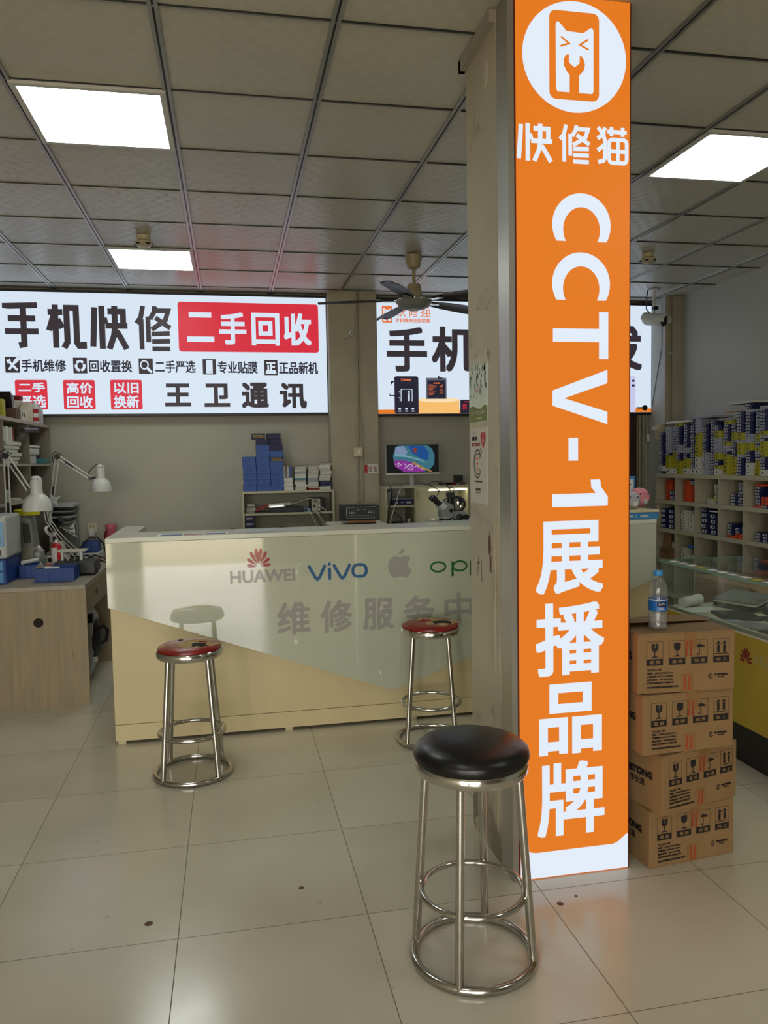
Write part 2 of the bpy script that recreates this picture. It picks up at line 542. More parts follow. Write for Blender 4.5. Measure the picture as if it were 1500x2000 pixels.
def solo(name, mb, mats, base, label, cat, group=None, smooth=False, local=False):
    """a thing that is one mesh, its origin at its base"""
    o = build(name, mb, mats, None, smooth, base, local)
    return tag(o, label, cat, group)

def struct(name, mb, mats, smooth=False):
    return tag(build(name, mb, mats, None, smooth), kind='structure')

def dup(src, loc, rz=None, label=None, group=None):
    r = src.copy()
    COL.objects.link(r)
    r.location = loc
    if rz is not None: r.rotation_euler = (0, 0, rz)
    if label: r['label'] = label
    if group: r['group'] = group
    for ch in list(src.children):
        c = ch.copy(); COL.objects.link(c); c.parent = r
        for g in list(ch.children):
            d = g.copy(); COL.objects.link(d); d.parent = c
    return r

# ------------------------------------------------------------------ flat graphics on a plane
class Plane:
    """U, V are directions on a surface; n = U x V points out of it"""
    def __init__(self, o, u, v):
        self.o, self.u, self.v = Vector(o), Vector(u).normalized(), Vector(v).normalized()
        self.n = self.u.cross(self.v)
    def pt(self, a, b, h=0.0):
        return self.o + self.u * a + self.v * b + self.n * h

GLYPH = {}
def glyphs(body):
    if body not in GLYPH:
        cu = bpy.data.curves.new('lettering', 'FONT')
        cu.body = body
        cu.resolution_u = 6
        ob = bpy.data.objects.new('lettering', cu)
        COL.objects.link(ob)
        dg = bpy.context.evaluated_depsgraph_get()
        me = bpy.data.meshes.new_from_object(ob.evaluated_get(dg))
        GLYPH[body] = ([(v.co.x, v.co.y) for v in me.vertices], [list(p.vertices) for p in me.polygons])
        bpy.data.objects.remove(ob)
        bpy.data.curves.remove(cu)
        bpy.data.meshes.remove(me)
    return GLYPH[body]

def text(mb, pl, body, rect, h=0.0015, bold=0.0, turn=0, keep=False):
    """writes BODY so that it fills rect (u0, u1, v0, v1) of the plane; BOLD thickens strokes by that many metres"""
    vs, fs = glyphs(body)
    if not vs:
        return
    if turn == -90:
        vs = [(y, -x) for x, y in vs]
    x0, x1 = min(v[0] for v in vs), max(v[0] for v in vs)
    y0, y1 = min(v[1] for v in vs), max(v[1] for v in vs)
    u0, u1, v0, v1 = rect
    u0 += bold; u1 -= bold; v0 += bold; v1 -= bold
    sx, sy = (u1 - u0) / max(x1 - x0, 1e-6), (v1 - v0) / max(y1 - y0, 1e-6)
    if keep:
        s = min(abs(sx), sy)
        sx, sy = math.copysign(s, sx), s
    offs = [(0, 0)] if bold <= 0 else [(bold * a, bold * b) for a in (-1, 0, 1) for b in (-1, 0, 1)]
    for i, (ox, oy) in enumerate(offs):
        mb.raw([pl.pt(u0 + (x - x0) * sx + ox, v0 + (y - y0) * sy + oy, h + i * 1e-4) for x, y in vs], fs)

def shape(mb, pl, pts, h=0.001):
    mb.poly([pl.pt(a, b, h) for a, b in pts])

def rrect(u0, u1, v0, v1, r, n=5):
    P = []
    for cx, cy, a0 in ((u1 - r, v1 - r, 0), (u0 + r, v1 - r, 90), (u0 + r, v0 + r, 180), (u1 - r, v0 + r, 270)):
        for k in range(n + 1):
            a = radians(a0 + 90 * k / n)
            P.append((cx + r * cos(a), cy + r * sin(a)))
    return P

def ell(cu, cv, ru, rv, n=28, a0=0, a1=360):
    m = n if a1 - a0 >= 360 else n + 1
    return [(cu + ru * cos(radians(a0 + (a1 - a0) * k / n)), cv + rv * sin(radians(a0 + (a1 - a0) * k / n))) for k in range(m)]

def stroke(mb, pl, pts, w, h=0.001, closed=False, caps=True):
    """line of width W with mitred corners and round ends"""
    P = [Vector(p) for p in pts]
    P = [p for k, p in enumerate(P) if k == 0 or (p - P[k - 1]).length > 1e-7]
    n = len(P)
    if n < 2:
        return
    lf, rt = [], []
    for k in range(n):
        a = (P[k] - P[k - 1]).normalized() if (k > 0 or closed) else None
        b = (P[(k + 1) % n] - P[k]).normalized() if (k < n - 1 or closed) else None
        if a is None: a = b
        if b is None: b = a
        q = Vector((-a.y - b.y, a.x + b.x))
        q = q.normalized() if q.length > 1e-6 else Vector((-a.y, a.x))
        s = w / 2 / max(0.45, q.dot(Vector((-a.y, a.x))))
        lf.append(tuple(P[k] + q * s)); rt.append(tuple(P[k] - q * s))
    for k in range(n if closed else n - 1):
        k2 = (k + 1) % n
        shape(mb, pl, [rt[k], rt[k2], lf[k2], lf[k]], h)
    if caps and not closed:
        for p, q in ((P[0], P[1]), (P[-1], P[-2])):
            d = (p - q).normalized()
            t = math.degrees(math.atan2(d.y, d.x))
            shape(mb, pl, ell(p.x, p.y, w / 2, w / 2, 8, t - 90, t + 90), h)

def sub(rect, a0, a1, b0, b1):
    u0, u1, v0, v1 = rect
    return (u0 + (u1 - u0) * a0, u0 + (u1 - u0) * a1, v0 + (v1 - v0) * b0, v0 + (v1 - v0) * b1)

def inside(rect, pts):
    u0, u1, v0, v1 = rect
    return [(u0 + (u1 - u0) * a, v0 + (v1 - v0) * b) for a, b in pts]

HAND = {   # block letterforms as centre lines in a unit square
    '手': [[(.04, .90), (.04, .955), (.99, .985)], [(.10, .67), (.92, .67)], [(0, .365), (1, .365)], [(.56, .96), (.56, .06), (.40, .035)]],
    '机': [[(0, .83), (.42, .83)], [(.21, 1), (.21, 0)], [(.17, .76), (.02, .40)], [(.27, .66), (.40, .46)], [(.43, .0), (.53, .14), (.53, .93), (.80, .93), (.80, .12), (.86, .05), (.99, .05), (.99, .15)]],
    '快': [[(.07, .96), (.04, .52), (.0, .05)], [(.27, 1), (.27, 0)], [(.33, .72), (.37, .58)], [(.44, .87), (.88, .87), (.88, .55)], [(.37, .54), (1, .54)], [(.64, 1), (.64, .50), (.60, .30), (.46, .0)], [(.68, .42), (.80, .25), (.96, .0)]],
    '修': [[(.20, 1), (.13, .74), (0, .60)], [(.14, .70), (.14, 0)], [(.34, .76), (.34, .17)], [(.55, 1), (.52, .86), (.40, .70)], [(.54, .90), (.94, .90), (.85, .68), (.44, .46)], [(.56, .74), (.76, .62), (.99, .50)], [(.44, .36), (.97, .38)], [(.44, .19), (.97, .20)], [(.44, .02), (.97, .02)]],
    '猫': [[(.02, .97), (.20, .80), (.01, .66)], [(.26, .98), (.19, .80), (.26, .62), (.26, .14), (.20, .06), (.03, .02)], [(.24, .50), (.01, .34)], [(.34, .87), (1, .87)], [(.48, 1), (.48, .75)], [(.86, 1), (.86, .75)]],
}
def hand(mb, pl, ch, rect, w, h=.001, caps=False):
    u0, u1, v0, v1 = rect
    r = (u0 + w / 2, u1 - w / 2, v0 + w * (.5 if caps else .12), v1 - w * (.5 if caps else .12))
    for k, ln in enumerate(HAND[ch]):
        stroke(mb, pl, inside(r, ln), w, h + k * 3e-5, False, caps)
    if ch == '猫':
        q = sub(r, .40, 1.0, .02, .66)
        stroke(mb, pl, rrect(*q, w * .9, 4), w, h, True)
        stroke(mb, pl, inside(q, [(.5, 0), (.5, 1)]), w, h + 2e-5, False, False)
        stroke(mb, pl, inside(q, [(0, .5), (1, .5)]), w, h + 4e-5, False, False)

def flower(mb, pl, cu, cv, s, h):
    """fan of eight petals opening upwards, S wide"""
    for a, ln in ((8, .48), (36, .56), (62, .68), (82, .74), (98, .74), (118, .68), (144, .56), (172, .48)):
        t = radians(a)
        d = Vector((cos(t), sin(t))); q = Vector((-d.y, d.x))
        L = ln * s
        P = [(0.14, 0), (.4, -.075), (.75, -.125), (.93, -.08), (1.0, 0), (.93, .08), (.75, .125), (.4, .075)]
        shape(mb, pl, [tuple(Vector((cu, cv)) + d * (p * L) + q * (k * s * .66 * (.75 + .25 * ln))) for p, k in P], h)

def cat_phone(mbs, pl, rect, h):
    """emblem: rounded phone outline holding an eared face and a spanner; mbs = (orange, white)"""
    u0, u1, v0, v1 = rect
    W = u1 - u0
    shape(mbs[0], pl, rrect(u0, u1, v0, v1, W * .13), h)
    I = lambda pts: inside(rect, pts)
    face = [(.13, .12), (.16, .085), (.86, .085), (.885, .115), (.885, .80), (.86, .83), (.82, .83), (.68, .765), (.34, .775), (.20, .865), (.155, .875), (.125, .845)]
    shape(mbs[1], pl, I(face), h + .001)
    w = W * .035
    stroke(mbs[0], pl, I([(.24, .70), (.39, .635), (.23, .60)]), w, h + .002)
    stroke(mbs[0], pl, I([(.76, .69), (.61, .63), (.77, .585)]), w, h + .002)
    sp = [(.40, .08), (.40, .28), (.34, .32), (.29, .38), (.28, .44), (.31, .49), (.36, .515), (.385, .51), (.385, .42), (.5, .37),
          (.60, .42), (.605, .505), (.63, .51), (.68, .47), (.71, .41), (.69, .35), (.64, .31), (.59, .28), (.59, .08)]
    shape(mbs[0], pl, I(sp), h + .002)

# ================================================================== the setting
XL, XR, YF, YB = -3.4, 4.31, -2.95, 7.19
struct('floor', MB().box(XL - .2, XR + .2, YF - .2, YB + .2, -0.12, 0.0), 'floor')
struct('ceiling', MB().box(XL - .2, XR + .2, YF - .2, YB + .2, CEIL + .004, CEIL + .12), 'ceiling')
struct('wall_back', MB().box(XL - .2, XR + .2, YB, YB + .15, 0, CEIL + .1), 'wallpaint')
struct('wall_right', MB().box(XR, XR + .15, YF - .2, YB, 0, CEIL + .1), 'whitewash')
struct('wall_left', MB().box(XL - .15, XL, YF - .2, YB, 0, CEIL + .1), 'wallpaint')
wf = MB()
wf.box(0.5, XR, YF - .15, YF, 0, CEIL + .1)
wf.box(-1.66, -1.25, YF - .15, YF, 0, 2.45)
wf.box(XL, 0.5, YF - .15, YF, 2.45, CEIL + .1)
struct('wall_front', wf, 'wallpaint')
dm = MB()
for x in (-3.37, -2.4, .47):
    dm.box(x - .03, x + .03, YF - .1, YF - .05, 0, 2.45)
dm.box(XL, .5, YF - .1, YF - .05, 2.39, 2.45)
dm.box(XL, -1.66, YF - .1, YF - .05, 0, .06)
struct('door_1', dm, 'alu')
struct('ground', MB().box(-14, 14, -16, YF - .15, -.25, -.12), mat('street_concrete', (176, 164, 138), .9, 0, .1, 1.5))

# ceiling grid: double rails running away from the camera, thin joints across
GX = [-0.8106 + 0.6085 * k for k in range(-4, 9)]
GY = [2.76 + 0.6 * k for k in range(-9, 8)]
for i, x in enumerate(GX):
    m = MB()
    m.box(x - .017, x - .004, YF, YB - .02, CEIL - .005, CEIL + .006)
    m.box(x + .004, x + .017, YF, YB - .02, CEIL - .005, CEIL + .006)
    m.slot = 1
    m.box(x - .004, x + .004, YF, YB - .02, CEIL - .001, CEIL + .006)
    struct('trim_%d' % (i + 1), m, ['alu', 'black'])
for j, y in enumerate(GY):
    m = MB()
    m.box(XL, XR, y - .0035, y + .0035, CEIL - .0005, CEIL + .006)
    m.slot = 1
    m.box(XL, XR, y + .0035, y + .008, CEIL - .003, CEIL + .006)
    struct('trim_%d' % (i + 2 + j), m, ['dark', 'alu'])

# pillars
pm = MB().box(.925, 1.36, 2.60, 2.935, 0, CEIL)
struct('pillar_middle', pm, 'pillar_plaster')
m = MB()
m.box(.903, .925, 2.60, 2.957, CEIL - .045, CEIL - .002)
m.box(.903, 1.38, 2.935, 2.957, CEIL - .045, CEIL - .002)
m.box(1.36, 1.38, 2.60, 2.935, CEIL - .045, CEIL - .002)
struct('trim_60', m, 'hutch_edge')
struct('pillar_back', MB().box(.905, 1.335, 6.97, YB, 0, CEIL), 'plaster')
struct('pillar_corner', MB().box(4.13, XR, 6.87, YB, 0, CEIL), 'plaster')
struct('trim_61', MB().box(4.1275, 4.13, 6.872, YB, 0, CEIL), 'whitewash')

# loose filler, tape and marks on the side of the middle pillar
PS = Plane((.925, 0, 0), (0, -1, 0), (0, 0, 1))         # u = -Y, faces -X
def U(y): return -y
def flake(label, cy, cz, w, hgt, seed, material='wallpaint', cat='filler patch', name='filler_patch'):
    rnd = random.Random(seed)
    mb = MB()
    n = 14
    P = [(U(cy) + w / 2 * cos(2 * pi * k / n) * rnd.uniform(.55, 1.1), cz + hgt / 2 * sin(2 * pi * k / n) * rnd.uniform(.55, 1.1)) for k in range(n)]
    mb.prism([PS.pt(a, b, -.001) for a, b in P], PS.n * .004)
    return solo(name, mb, material, (.925, cy, cz), label, cat)
flake('long pale filler streak low beside the pillar light box edge', 2.66, .95, .05, .62, 1, 'plaster')
flake('ragged pale filler scrape at knee height on pillar side', 2.64, .28, .035, .40, 2, 'plaster')
flake('small torn paper scrap left on the pillar at counter height', 2.70, 1.16, .03, .10, 3, 'brown', 'paper scrap', 'paper_scrap')
flake('curved lump of filler bulging on pillar side above green poster', 2.74, 2.05, .20, .08, 4, 'plaster')
flake('chipped plaster spot high on the pillar near the ceiling', 2.70, 2.82, .04, .12, 5, 'offpaper')
flake('grimy plaster crumb at the floor edge of the pillar', 2.86, .03, .10, .07, 6, 'plaster')
mk = MB()
for seg in ([(2.85, 1.075), (2.82, 1.08)], [(2.835, 1.10), (2.845, 1.03)], [(2.80, 1.09), (2.80, 1.02), (2.79, 1.01)]):
    stroke(mk, PS, [(U(y), z) for y, z in seg], .004, .001)
solo('pencil_mark', mk, 'dark', (.925, 2.83, 1.05), 'pencil scribble on the pillar side below the white notice', 'pencil mark')
mk = MB().prism([PS.pt(U(2.925), 1.30, 0), PS.pt(U(2.92), 1.265, 0), PS.pt(U(2.66), 1.205, 0), PS.pt(U(2.665), 1.24, 0)], PS.n * .0015)
solo('masking_tape', mk, 'hutch_edge', (.925, 2.8, 1.25), 'strip of old masking tape slanting under the white pillar notice', 'tape')

# ================================================================== ceiling light panels
def light_panel(cx, cy, label):
    t = thing('light_panel', label, 'ceiling light', (cx, cy, CEIL), 0, 'square light panels in the ceiling')
    f = MB()
    a, b = .298, .274
    f.box(cx - a, cx + a, cy - a, cy - b, CEIL - .014, CEIL + .003)
    f.box(cx - a, cx + a, cy + b, cy + a, CEIL - .014, CEIL + .003)
    f.box(cx - a, cx - b, cy - b, cy + b, CEIL - .014, CEIL + .003)
    f.box(cx + b, cx + a, cy - b, cy + b, CEIL - .014, CEIL + .003)
    build('frame', f, 'white_metal', t)
    build('diffuser', MB().box(cx - b, cx + b, cy - b, cy + b, CEIL - .008, CEIL - .004), 'panel', t)
light_panel(-.506, 3.66, 'large bright ceiling light panel above the left stool')
light_panel(-.506, 6.06, 'small distant ceiling light panel in front of the left lit sign')
light_panel(2.536, 3.66, 'bright ceiling light panel right of the orange pillar sign')
light_panel(-.506, .66, 'added unseen fill light panel nearest the shop front on the left side')  # this and the next panel are added out of view as fill light
light_panel(2.536, .66, 'added unseen fill light panel nearest the shop front on the right side')

# ================================================================== pillar light box
t = thing('pillar_light_box', 'tall orange lit sign on the pillar with white CCTV lettering', 'light box sign', (1.155, 2.55, 0))
h = MB()
h.box(.927, 1.361, 2.503, 2.60, 0.0, CEIL - .003)
h.box(.927, .9475, 2.490, 2.503, 0.0, CEIL - .003)
build('housing', h, 'alu', t)
e = MB()
for a, b in ((.948, .953), (1.358, 1.363)):
    e.box(a, b, 2.489, 2.505, .001, CEIL - .003)
build('edge_strip', e, mat('dark_red_edge', (96, 30, 20), .4, 0, .05), t)
FP = Plane((0, 2.487, 0), (1, 0, 0), (0, 0, 1))
face = build('face', MB().box(.953, 1.358, 2.487, 2.503, .002, CEIL - .004), 'pillar_orange', t)
m = MB()
shape(m, FP, [(.953, .004), (1.358, .004), (1.358, .128), (1.352, .128), (1.318, .102), (1.300, .096), (1.01, .096), (.99, .10), (.962, .125), (.953, .128)], .0008)
build('white_skirt', m, 'pillar_white', face)
w1, o1, w2 = MB(), MB(), MB()
shape(w1, FP, ell(1.1595, 2.791, .1835, .1775, 64), .0008)
cat_phone((o1, w2), FP, (1.0695, 1.2455, 2.653, 2.935), .0014)
b2 = build('emblem_disc', w1, 'pillar_white', face)
build('emblem_phone', o1, 'pillar_orange', face)
build('emblem_face', w2, 'pillar_white', face)
PT = [('快', (.954, 1.087, 2.448, 2.572), .003, 0), ('修', (1.100, 1.219, 2.452, 2.575), .004, 0), ('猫', (1.233, 1.353, 2.455, 2.577), .004, 0),
      ('C', (1.078, 1.288, 2.196, 2.354), .007, -90), ('C', (1.077, 1.286, 2.002, 2.160), .007, -90), ('T', (1.079, 1.280, 1.806, 1.964), .009, -90),
      ('V', (1.077, 1.277, 1.585, 1.770), .008, -90), ('-', (1.134, 1.169, 1.462, 1.540), .004, -90), ('1', (1.074, 1.279, 1.305, 1.398), .009, -90),
      ('展', (1.014, 1.262, 1.006, 1.257), .0052, 0), ('播', (1.012, 1.266, .720, .974), .0052, 0),
      ('品', (1.023, 1.257, .440, .691), .0065, 0), ('牌', (1.016, 1.267, .148, .412), .0052, 0)]
def latin(m, ch, r):
    """bold upright capitals laid on their side: tops point to the right"""
    u0, u1, v0, v1 = r
    def T(pts):     # pts in 0..1 of the upright letter, x right and y up
        shape(m, FP, [(u0 + (u1 - u0) * y, v1 - (v1 - v0) * x) for x, y in pts], .001)
    if ch == 'C':
        n = 40
        A = [radians(59 + 242 * k / n) for k in range(n + 1)]
        out = [(.66 + .66 * cos(a), .5 + .5 * sin(a)) for a in A]
        inn = [(.76 + .47 * cos(a), .5 + .315 * sin(a)) for a in A]
        for k in range(n):
            T([out[k], out[k + 1], inn[k + 1], inn[k]])
    elif ch == 'T':
        T([(0, 1), (1, 1), (1, .83), (.64, .83), (.64, 0), (.36, 0), (.36, .83), (0, .83)])
    elif ch == 'V':
        T([(0, 1), (.245, 1), (.52, .21), (.77, 1), (1, 1), (.655, 0), (.38, 0)])
    elif ch == '1':
        T([(1, 0), (.52, 0), (.52, .78), (.30, .70), (.02, .69), (.02, .86), (.30, .88), (.66, 1), (1, 1)])
    else:
        T([(0, 0), (1, 0), (1, 1), (0, 1)])
for ch, r, bd, tn in PT:
    m = MB()
    if tn: latin(m, ch, r)
    elif ch in '快修猫': hand(m, FP, ch, r, .0155 if ch == '快' else .0135)
    else: text(m, FP, ch, r, .001, bd)
    build('letter', m, 'pillar_white', face)

# ================================================================== wall signs
def sign_box(name, label, x0, x1, z0, z1, y=7.12):
    t = thing(name, label, 'light box sign', ((x0 + x1) / 2, YB, z0))
    f = MB()
    d = .022
    f.box(x0 - d, x1 + d, y + .012, YB, z0 - d, z1 + d)
    fr = MB()
    fr.box(x0 - d, x1 + d, y - .004, y + .012, z1, z1 + d)
    fr.box(x0 - d, x1 + d, y - .004, y + .012, z0 - d, z0)
    fr.box(x0 - d, x0, y - .004, y + .012, z0, z1)
    fr.box(x1, x1 + d, y - .004, y + .012, z0, z1)
    build('housing', f, 'dark', t)
    build('frame', fr, 'black', t)
    return t, build('face', MB().box(x0, x1, y, y + .012, z0, z1), 'sign_white', t)

SP = Plane((0, 7.12, 0), (1, 0, 0), (0, 0, 1))
t, face = sign_box('wall_light_box', 'wide white lit sign with red box lettering, left on back wall', -2.35, .898, 1.918, 2.946)
def put(body, rect, material, bold, name='lettering', hh=.001):
    m = MB()
    text(m, SP, body, rect, hh, bold)
    return build(name, m, material, face)
for ch, r in (('手', (-1.840, -1.525, 2.478, 2.845)), ('机', (-1.497, -1.163, 2.473, 2.848)), ('快', (-1.139, -.802, 2.468, 2.846)), ('修', (-.772, -.446, 2.466, 2.849))):
    m = MB(); hand(m, SP, ch, r, .050 if ch != '修' else .041); build('lettering', m, 'sign_black', face)
m = MB(); shape(m, SP, rrect(-.410, .837, 2.449, 2.896, .03), .0006); build('white_halo', m, 'sign_white', face)
m = MB(); shape(m, SP, rrect(-.402, .829, 2.457, 2.888, .025), .0010); build('red_block', m, 'sign_red', face)
for ch, r in (('二', (-.329, -.096, 2.542, 2.800)), ('手', (-.052, .185, 2.522, 2.804)), ('回', (.230, .479, 2.516, 2.805)), ('收', (.516, .764, 2.519, 2.806))):
    put(ch, r, 'sign_white', .0085, hh=.0014)
ICON = [(-1.827, -1.711, 2.268, 2.401), (-1.285, -1.172, 2.264, 2.398), (-.746, -.627, 2.261, 2.396), (-.204, -.089, 2.258, 2.393), (.333, .452, 2.254, 2.389)]
ROW = [('手机维修', (-1.699, -1.343, 2.277, 2.381)), ('回收置换', (-1.156, -.802, 2.274, 2.379)), ('二手严选', (-.609, -.266, 2.271, 2.378)), ('专业贴膜', (-.075, .274, 2.268, 2.376)), ('正品新机', (.465, .816, 2.264, 2.374))]
for k, (r, (tx, tr)) in enumerate(zip(ICON, ROW)):
    m = MB(); shape(m, SP, rrect(*r, .004), .001); ic = build('icon_tile', m, 'sign_black', face)
    m = MB()
    I = lambda p: inside(r, p)
    w = .018
    if k == 0:
        stroke(m, SP, I([(.25, .72), (.78, .2)]), w * 1.1, .0015)
        stroke(m, SP, I([(.78, .8), (.3, .25)]), w * 1.1, .0015)
        stroke(m, SP, I([(.14, .78), (.2, .65), (.34, .68), (.32, .84)]), w * .7, .0015)
        stroke(m, SP, I([(.7, .7), (.88, .88)]), w * 1.7, .0016)
    elif k == 1:
        for a in (90, 210, 330):
            c = [(.5 + .3 * cos(radians(a + d)), .48 + .3 * sin(radians(a + d))) for d in (-48, -16, 16, 40)]
            stroke(m, SP, I(c), w * 1.2, .0015, caps=False)
            q = radians(a + 62)
            shape(m, SP, I([(.5 + .42 * cos(radians(a + 38)), .48 + .42 * sin(radians(a + 38))), (.5 + .3 * cos(q), .48 + .3 * sin(q)), (.5 + .17 * cos(radians(a + 38)), .48 + .17 * sin(radians(a + 38)))]), .0016)
    elif k == 2:
        stroke(m, SP, I(ell(.4, .58, .26, .26, 20)), w * .6, .0015, True)
        stroke(m, SP, I([(.6, .38), (.85, .14)]), w * 1.2, .0016)
    elif k == 3:
        stroke(m, SP, I([(.32, .12), (.68, .12), (.68, .88), (.32, .88)]), w * .8, .0015, True)
        stroke(m, SP, I([(.5, .28), (.5, .75)]), w * 1.6, .0016)
    else:
        text(m, SP, '正', sub(r, .14, .86, .22, .85), .0015, .004)
        stroke(m, SP, I([(.16, .15), (.84, .15)]), w * .9, .0016)
    build('icon', m, 'sign_white', ic)
    put(tx, tr, 'sign_navy', .0022)
for r, a, ta, b, tb in (((-1.758, -1.502, 1.958, 2.208), '二手', (-1.731, -1.519, 2.104, 2.186), '严选', (-1.736, -1.516, 1.974, 2.079)),
                        ((-1.374, -1.116, 1.956, 2.208), '高价', (-1.347, -1.135, 2.092, 2.187), '回收', (-1.348, -1.139, 1.969, 2.074)),
                        ((-.990, -.726, 1.954, 2.210), '以旧', (-.962, -.754, 2.092, 2.188), '换新', (-.966, -.754, 1.966, 2.077))):
    m = MB(); shape(m, SP, rrect(*r, .014), .001); build('red_stamp', m, 'sign_red', face)
    put(a, ta, 'sign_white', .0028, hh=.0014)
    put(b, tb, 'sign_white', .0028, hh=.0014)
for ch, r in (('王', (-.536, -.314, 1.978, 2.179)), ('卫', (-.199, .024, 1.973, 2.179)), ('通', (.127, .367, 1.962, 2.189)), ('讯', (.463, .708, 1.956, 2.185))):
    put(ch, r, 'sign_black', .0085)

t, face = sign_box('wall_light_box', 'white lit sign with phone parts and orange strip, behind the fan', 1.366, 4.126, 1.902, 2.942)
m = MB(); shape(m, SP, [(1.366, 1.903), (4.126, 1.903), (4.126, 1.94), (1.366, 1.94)], .0006); build('orange_strip', m, 'sign_orange', face)
m, m2 = MB(), MB()
cat_phone((m, m2), SP, (1.417, 1.514, 2.737, 2.891), .001)
build('emblem_phone', m, 'sign_dorange', face); build('emblem_face', m2, 'sign_white', face)
m = MB()
for ch, r in (('快', (1.543, 1.645, 2.793, 2.893)), ('修', (1.665, 1.760, 2.793, 2.893)), ('猫', (1.775, 1.875, 2.793, 2.893))):
    hand(m, SP, ch, r, .0085)
build('lettering', m, 'sign_dorange', face)
put('手机维修全国联营', (1.542, 1.873, 2.742, 2.779), 'sign_dorange', .0008)
put('手', (1.455, 1.840, 2.290, 2.699), 'sign_black', .0115)
put('机', (1.884, 2.308, 2.292, 2.710), 'sign_black', .0115)
put('发', (3.601, 4.026, 2.314, 2.755), 'sign_black', .013)
m = MB(); shape(m, SP, rrect(1.522, 1.752, 1.904, 2.248, .02), .0012)
shape(m, SP, [(1.49, 2.20), (1.522, 2.20), (1.522, 2.205), (1.495, 2.205), (1.495, 2.17), (1.49, 2.17)], .0012)
shape(m, SP, [(1.475, 2.065), (1.522, 2.065), (1.522, 2.075), (1.482, 2.075), (1.482, 2.09), (1.475, 2.09)], .0012)
ph = build('pictured_screen_part', m, 'sign_navy', face)
m = MB()
stroke(m, SP, [(1.585, 2.02), (1.585, 2.125), (1.61, 2.13), (1.665, 2.13), (1.69, 2.125), (1.69, 2.02)], .006, .0016)
stroke(m, SP, [(1.562, 2.05), (1.575, 2.05), (1.575, 2.02)], .005, .0016); stroke(m, SP, [(1.565, 2.105), (1.575, 2.105), (1.575, 2.085)], .005, .0016)
text(m, SP, 'SCREEN', (1.648, 1.668, 2.02, 2.115), .0016, .0015, -90)
for x in (1.57, 1.633, 1.695):
    shape(m, SP, ell(x, 1.948, .013, .009, 12), .0016)
    stroke(m, SP, [(x - .012, 1.93), (x + .012, 1.93)], .003, .0016)
    stroke(m, SP, [(x - .012, 1.922), (x + .016, 1.922)], .002, .0016)
build('print', m, 'sign_white', ph)
m = MB()
stroke(m, SP, [(1.588, 2.205), (1.606, 2.205), (1.606, 2.225), (1.588, 2.225)], .004, .0016, True)
text(m, SP, '快修猫', (1.613, 1.68, 2.205, 2.225), .0016, .0008)
build('print', m, 'sign_dorange', ph)
m = MB()
shape(m, SP, ell(1.95, 2.03, .197, .024, 32), .0012)
build('pictured_plinth_top', m, 'sign_cream', face)
m = MB()
shape(m, SP, [(1.753, 1.904), (2.147, 1.904), (2.147, 2.03)] + [(1.95 + .197 * cos(radians(a)), 2.03 + .024 * sin(radians(a))) for a in range(350, 189, -10)] + [(1.753, 2.03)], .0010)
build('pictured_plinth', m, 'sign_amber', face)
m = MB(); shape(m, SP, rrect(1.825, 2.023, 2.038, 2.234, .006), .0016)
bt = build('pictured_battery', m, 'sign_grey', face)
m = MB(); shape(m, SP, rrect(1.838, 2.012, 2.048, 2.212, .004), .0019); shape(m, SP, [(1.94, 2.226), (1.985, 2.226), (1.985, 2.238), (1.955, 2.238), (1.955, 2.25), (1.94, 2.25)], .0019)
build('print', m, 'sign_navy', bt)
m = MB()
text(m, SP, '快修猫', (1.895, 1.96, 2.178, 2.192), .0023, .0004)
for k in range(9):
    stroke(m, SP, [(1.85, 2.17 - .0115 * k), (1.89 + .012 * (k * 7 % 4), 2.17 - .0115 * k)], .0035, .0023, caps=False)
for k in range(4):
    stroke(m, SP, [(1.955, 2.125 - .011 * k), (1.985 + .006 * (k % 3), 2.125 - .011 * k)], .003, .0023, caps=False)
stroke(m, SP, [(1.965, 2.155), (1.985, 2.17), (1.975, 2.145)], .006, .0023, True)
build('print', m, 'sign_dorange', bt)
m = MB(); shape(m, SP, rrect(2.156, 2.36, 1.904, 2.03, .01), .0012); build('pictured_card', m, 'sign_navy', face)
m = MB(); stroke(m, SP, [(2.185, 1.94), (2.185, 1.985), (2.215, 1.985), (2.215, 1.94)], .006, .0016); stroke(m, SP, [(2.20, 1.985), (2.20, 1.94)], .004, .0016); stroke(m, SP, [(2.20, 2.01), (2.24, 2.01)], .008, .0016)
build('print', m, 'sign_red', face)
m = MB(); shape(m, SP, rrect(3.80, 3.957, 1.904, 2.258, .012), .0012)
ph = build('pictured_pale_box', m, 'sign_lilac', face)
m = MB(); shape(m, SP, [(3.92, 2.20), (3.945, 2.20), (3.945, 2.22), (3.92, 2.22)], .0016); shape(m, SP, [(3.915, 2.155), (3.948, 2.155), (3.948, 2.175), (3.915, 2.175)], .0016)
build('print', m, 'sign_navy', ph)

# ================================================================== ceiling fan
FC = Vector((1.38, 5.70))
t = thing('ceiling_fan', 'dusty five bladed ceiling fan with black blades beside the pillar', 'ceiling fan', (FC.x, FC.y, CEIL))
c = (FC.x, FC.y, 0)
build('canopy', MB().lathe([(.055, 2.985), (.065, 2.975), (.062, 2.95), (.05, 2.90), (.045, 2.885), (.02, 2.875)], c, 24), 'fan_body', t, True)
build('downrod', MB().lathe([(.013, 2.88), (.013, 2.76)], c, 14), 'fan_body', t, True)
build('coupling', MB().lathe([(.02, 2.775), (.05, 2.765), (.056, 2.72), (.064, 2.665), (.07, 2.655)], c, 24), 'fan_body', t, True)
mo = build('motor_housing', MB().lathe([(.06, 2.668), (.115, 2.662), (.135, 2.655), (.138, 2.638), (.125, 2.625), (.11, 2.605), (.085, 2.592), (.04, 2.585), (0, 2.584)], c, 36), 'grey', t, True)
build('trim_ring', MB().ring((FC.x, FC.y, 2.648), .132, .007, 40), 'chrome_band', mo, True)
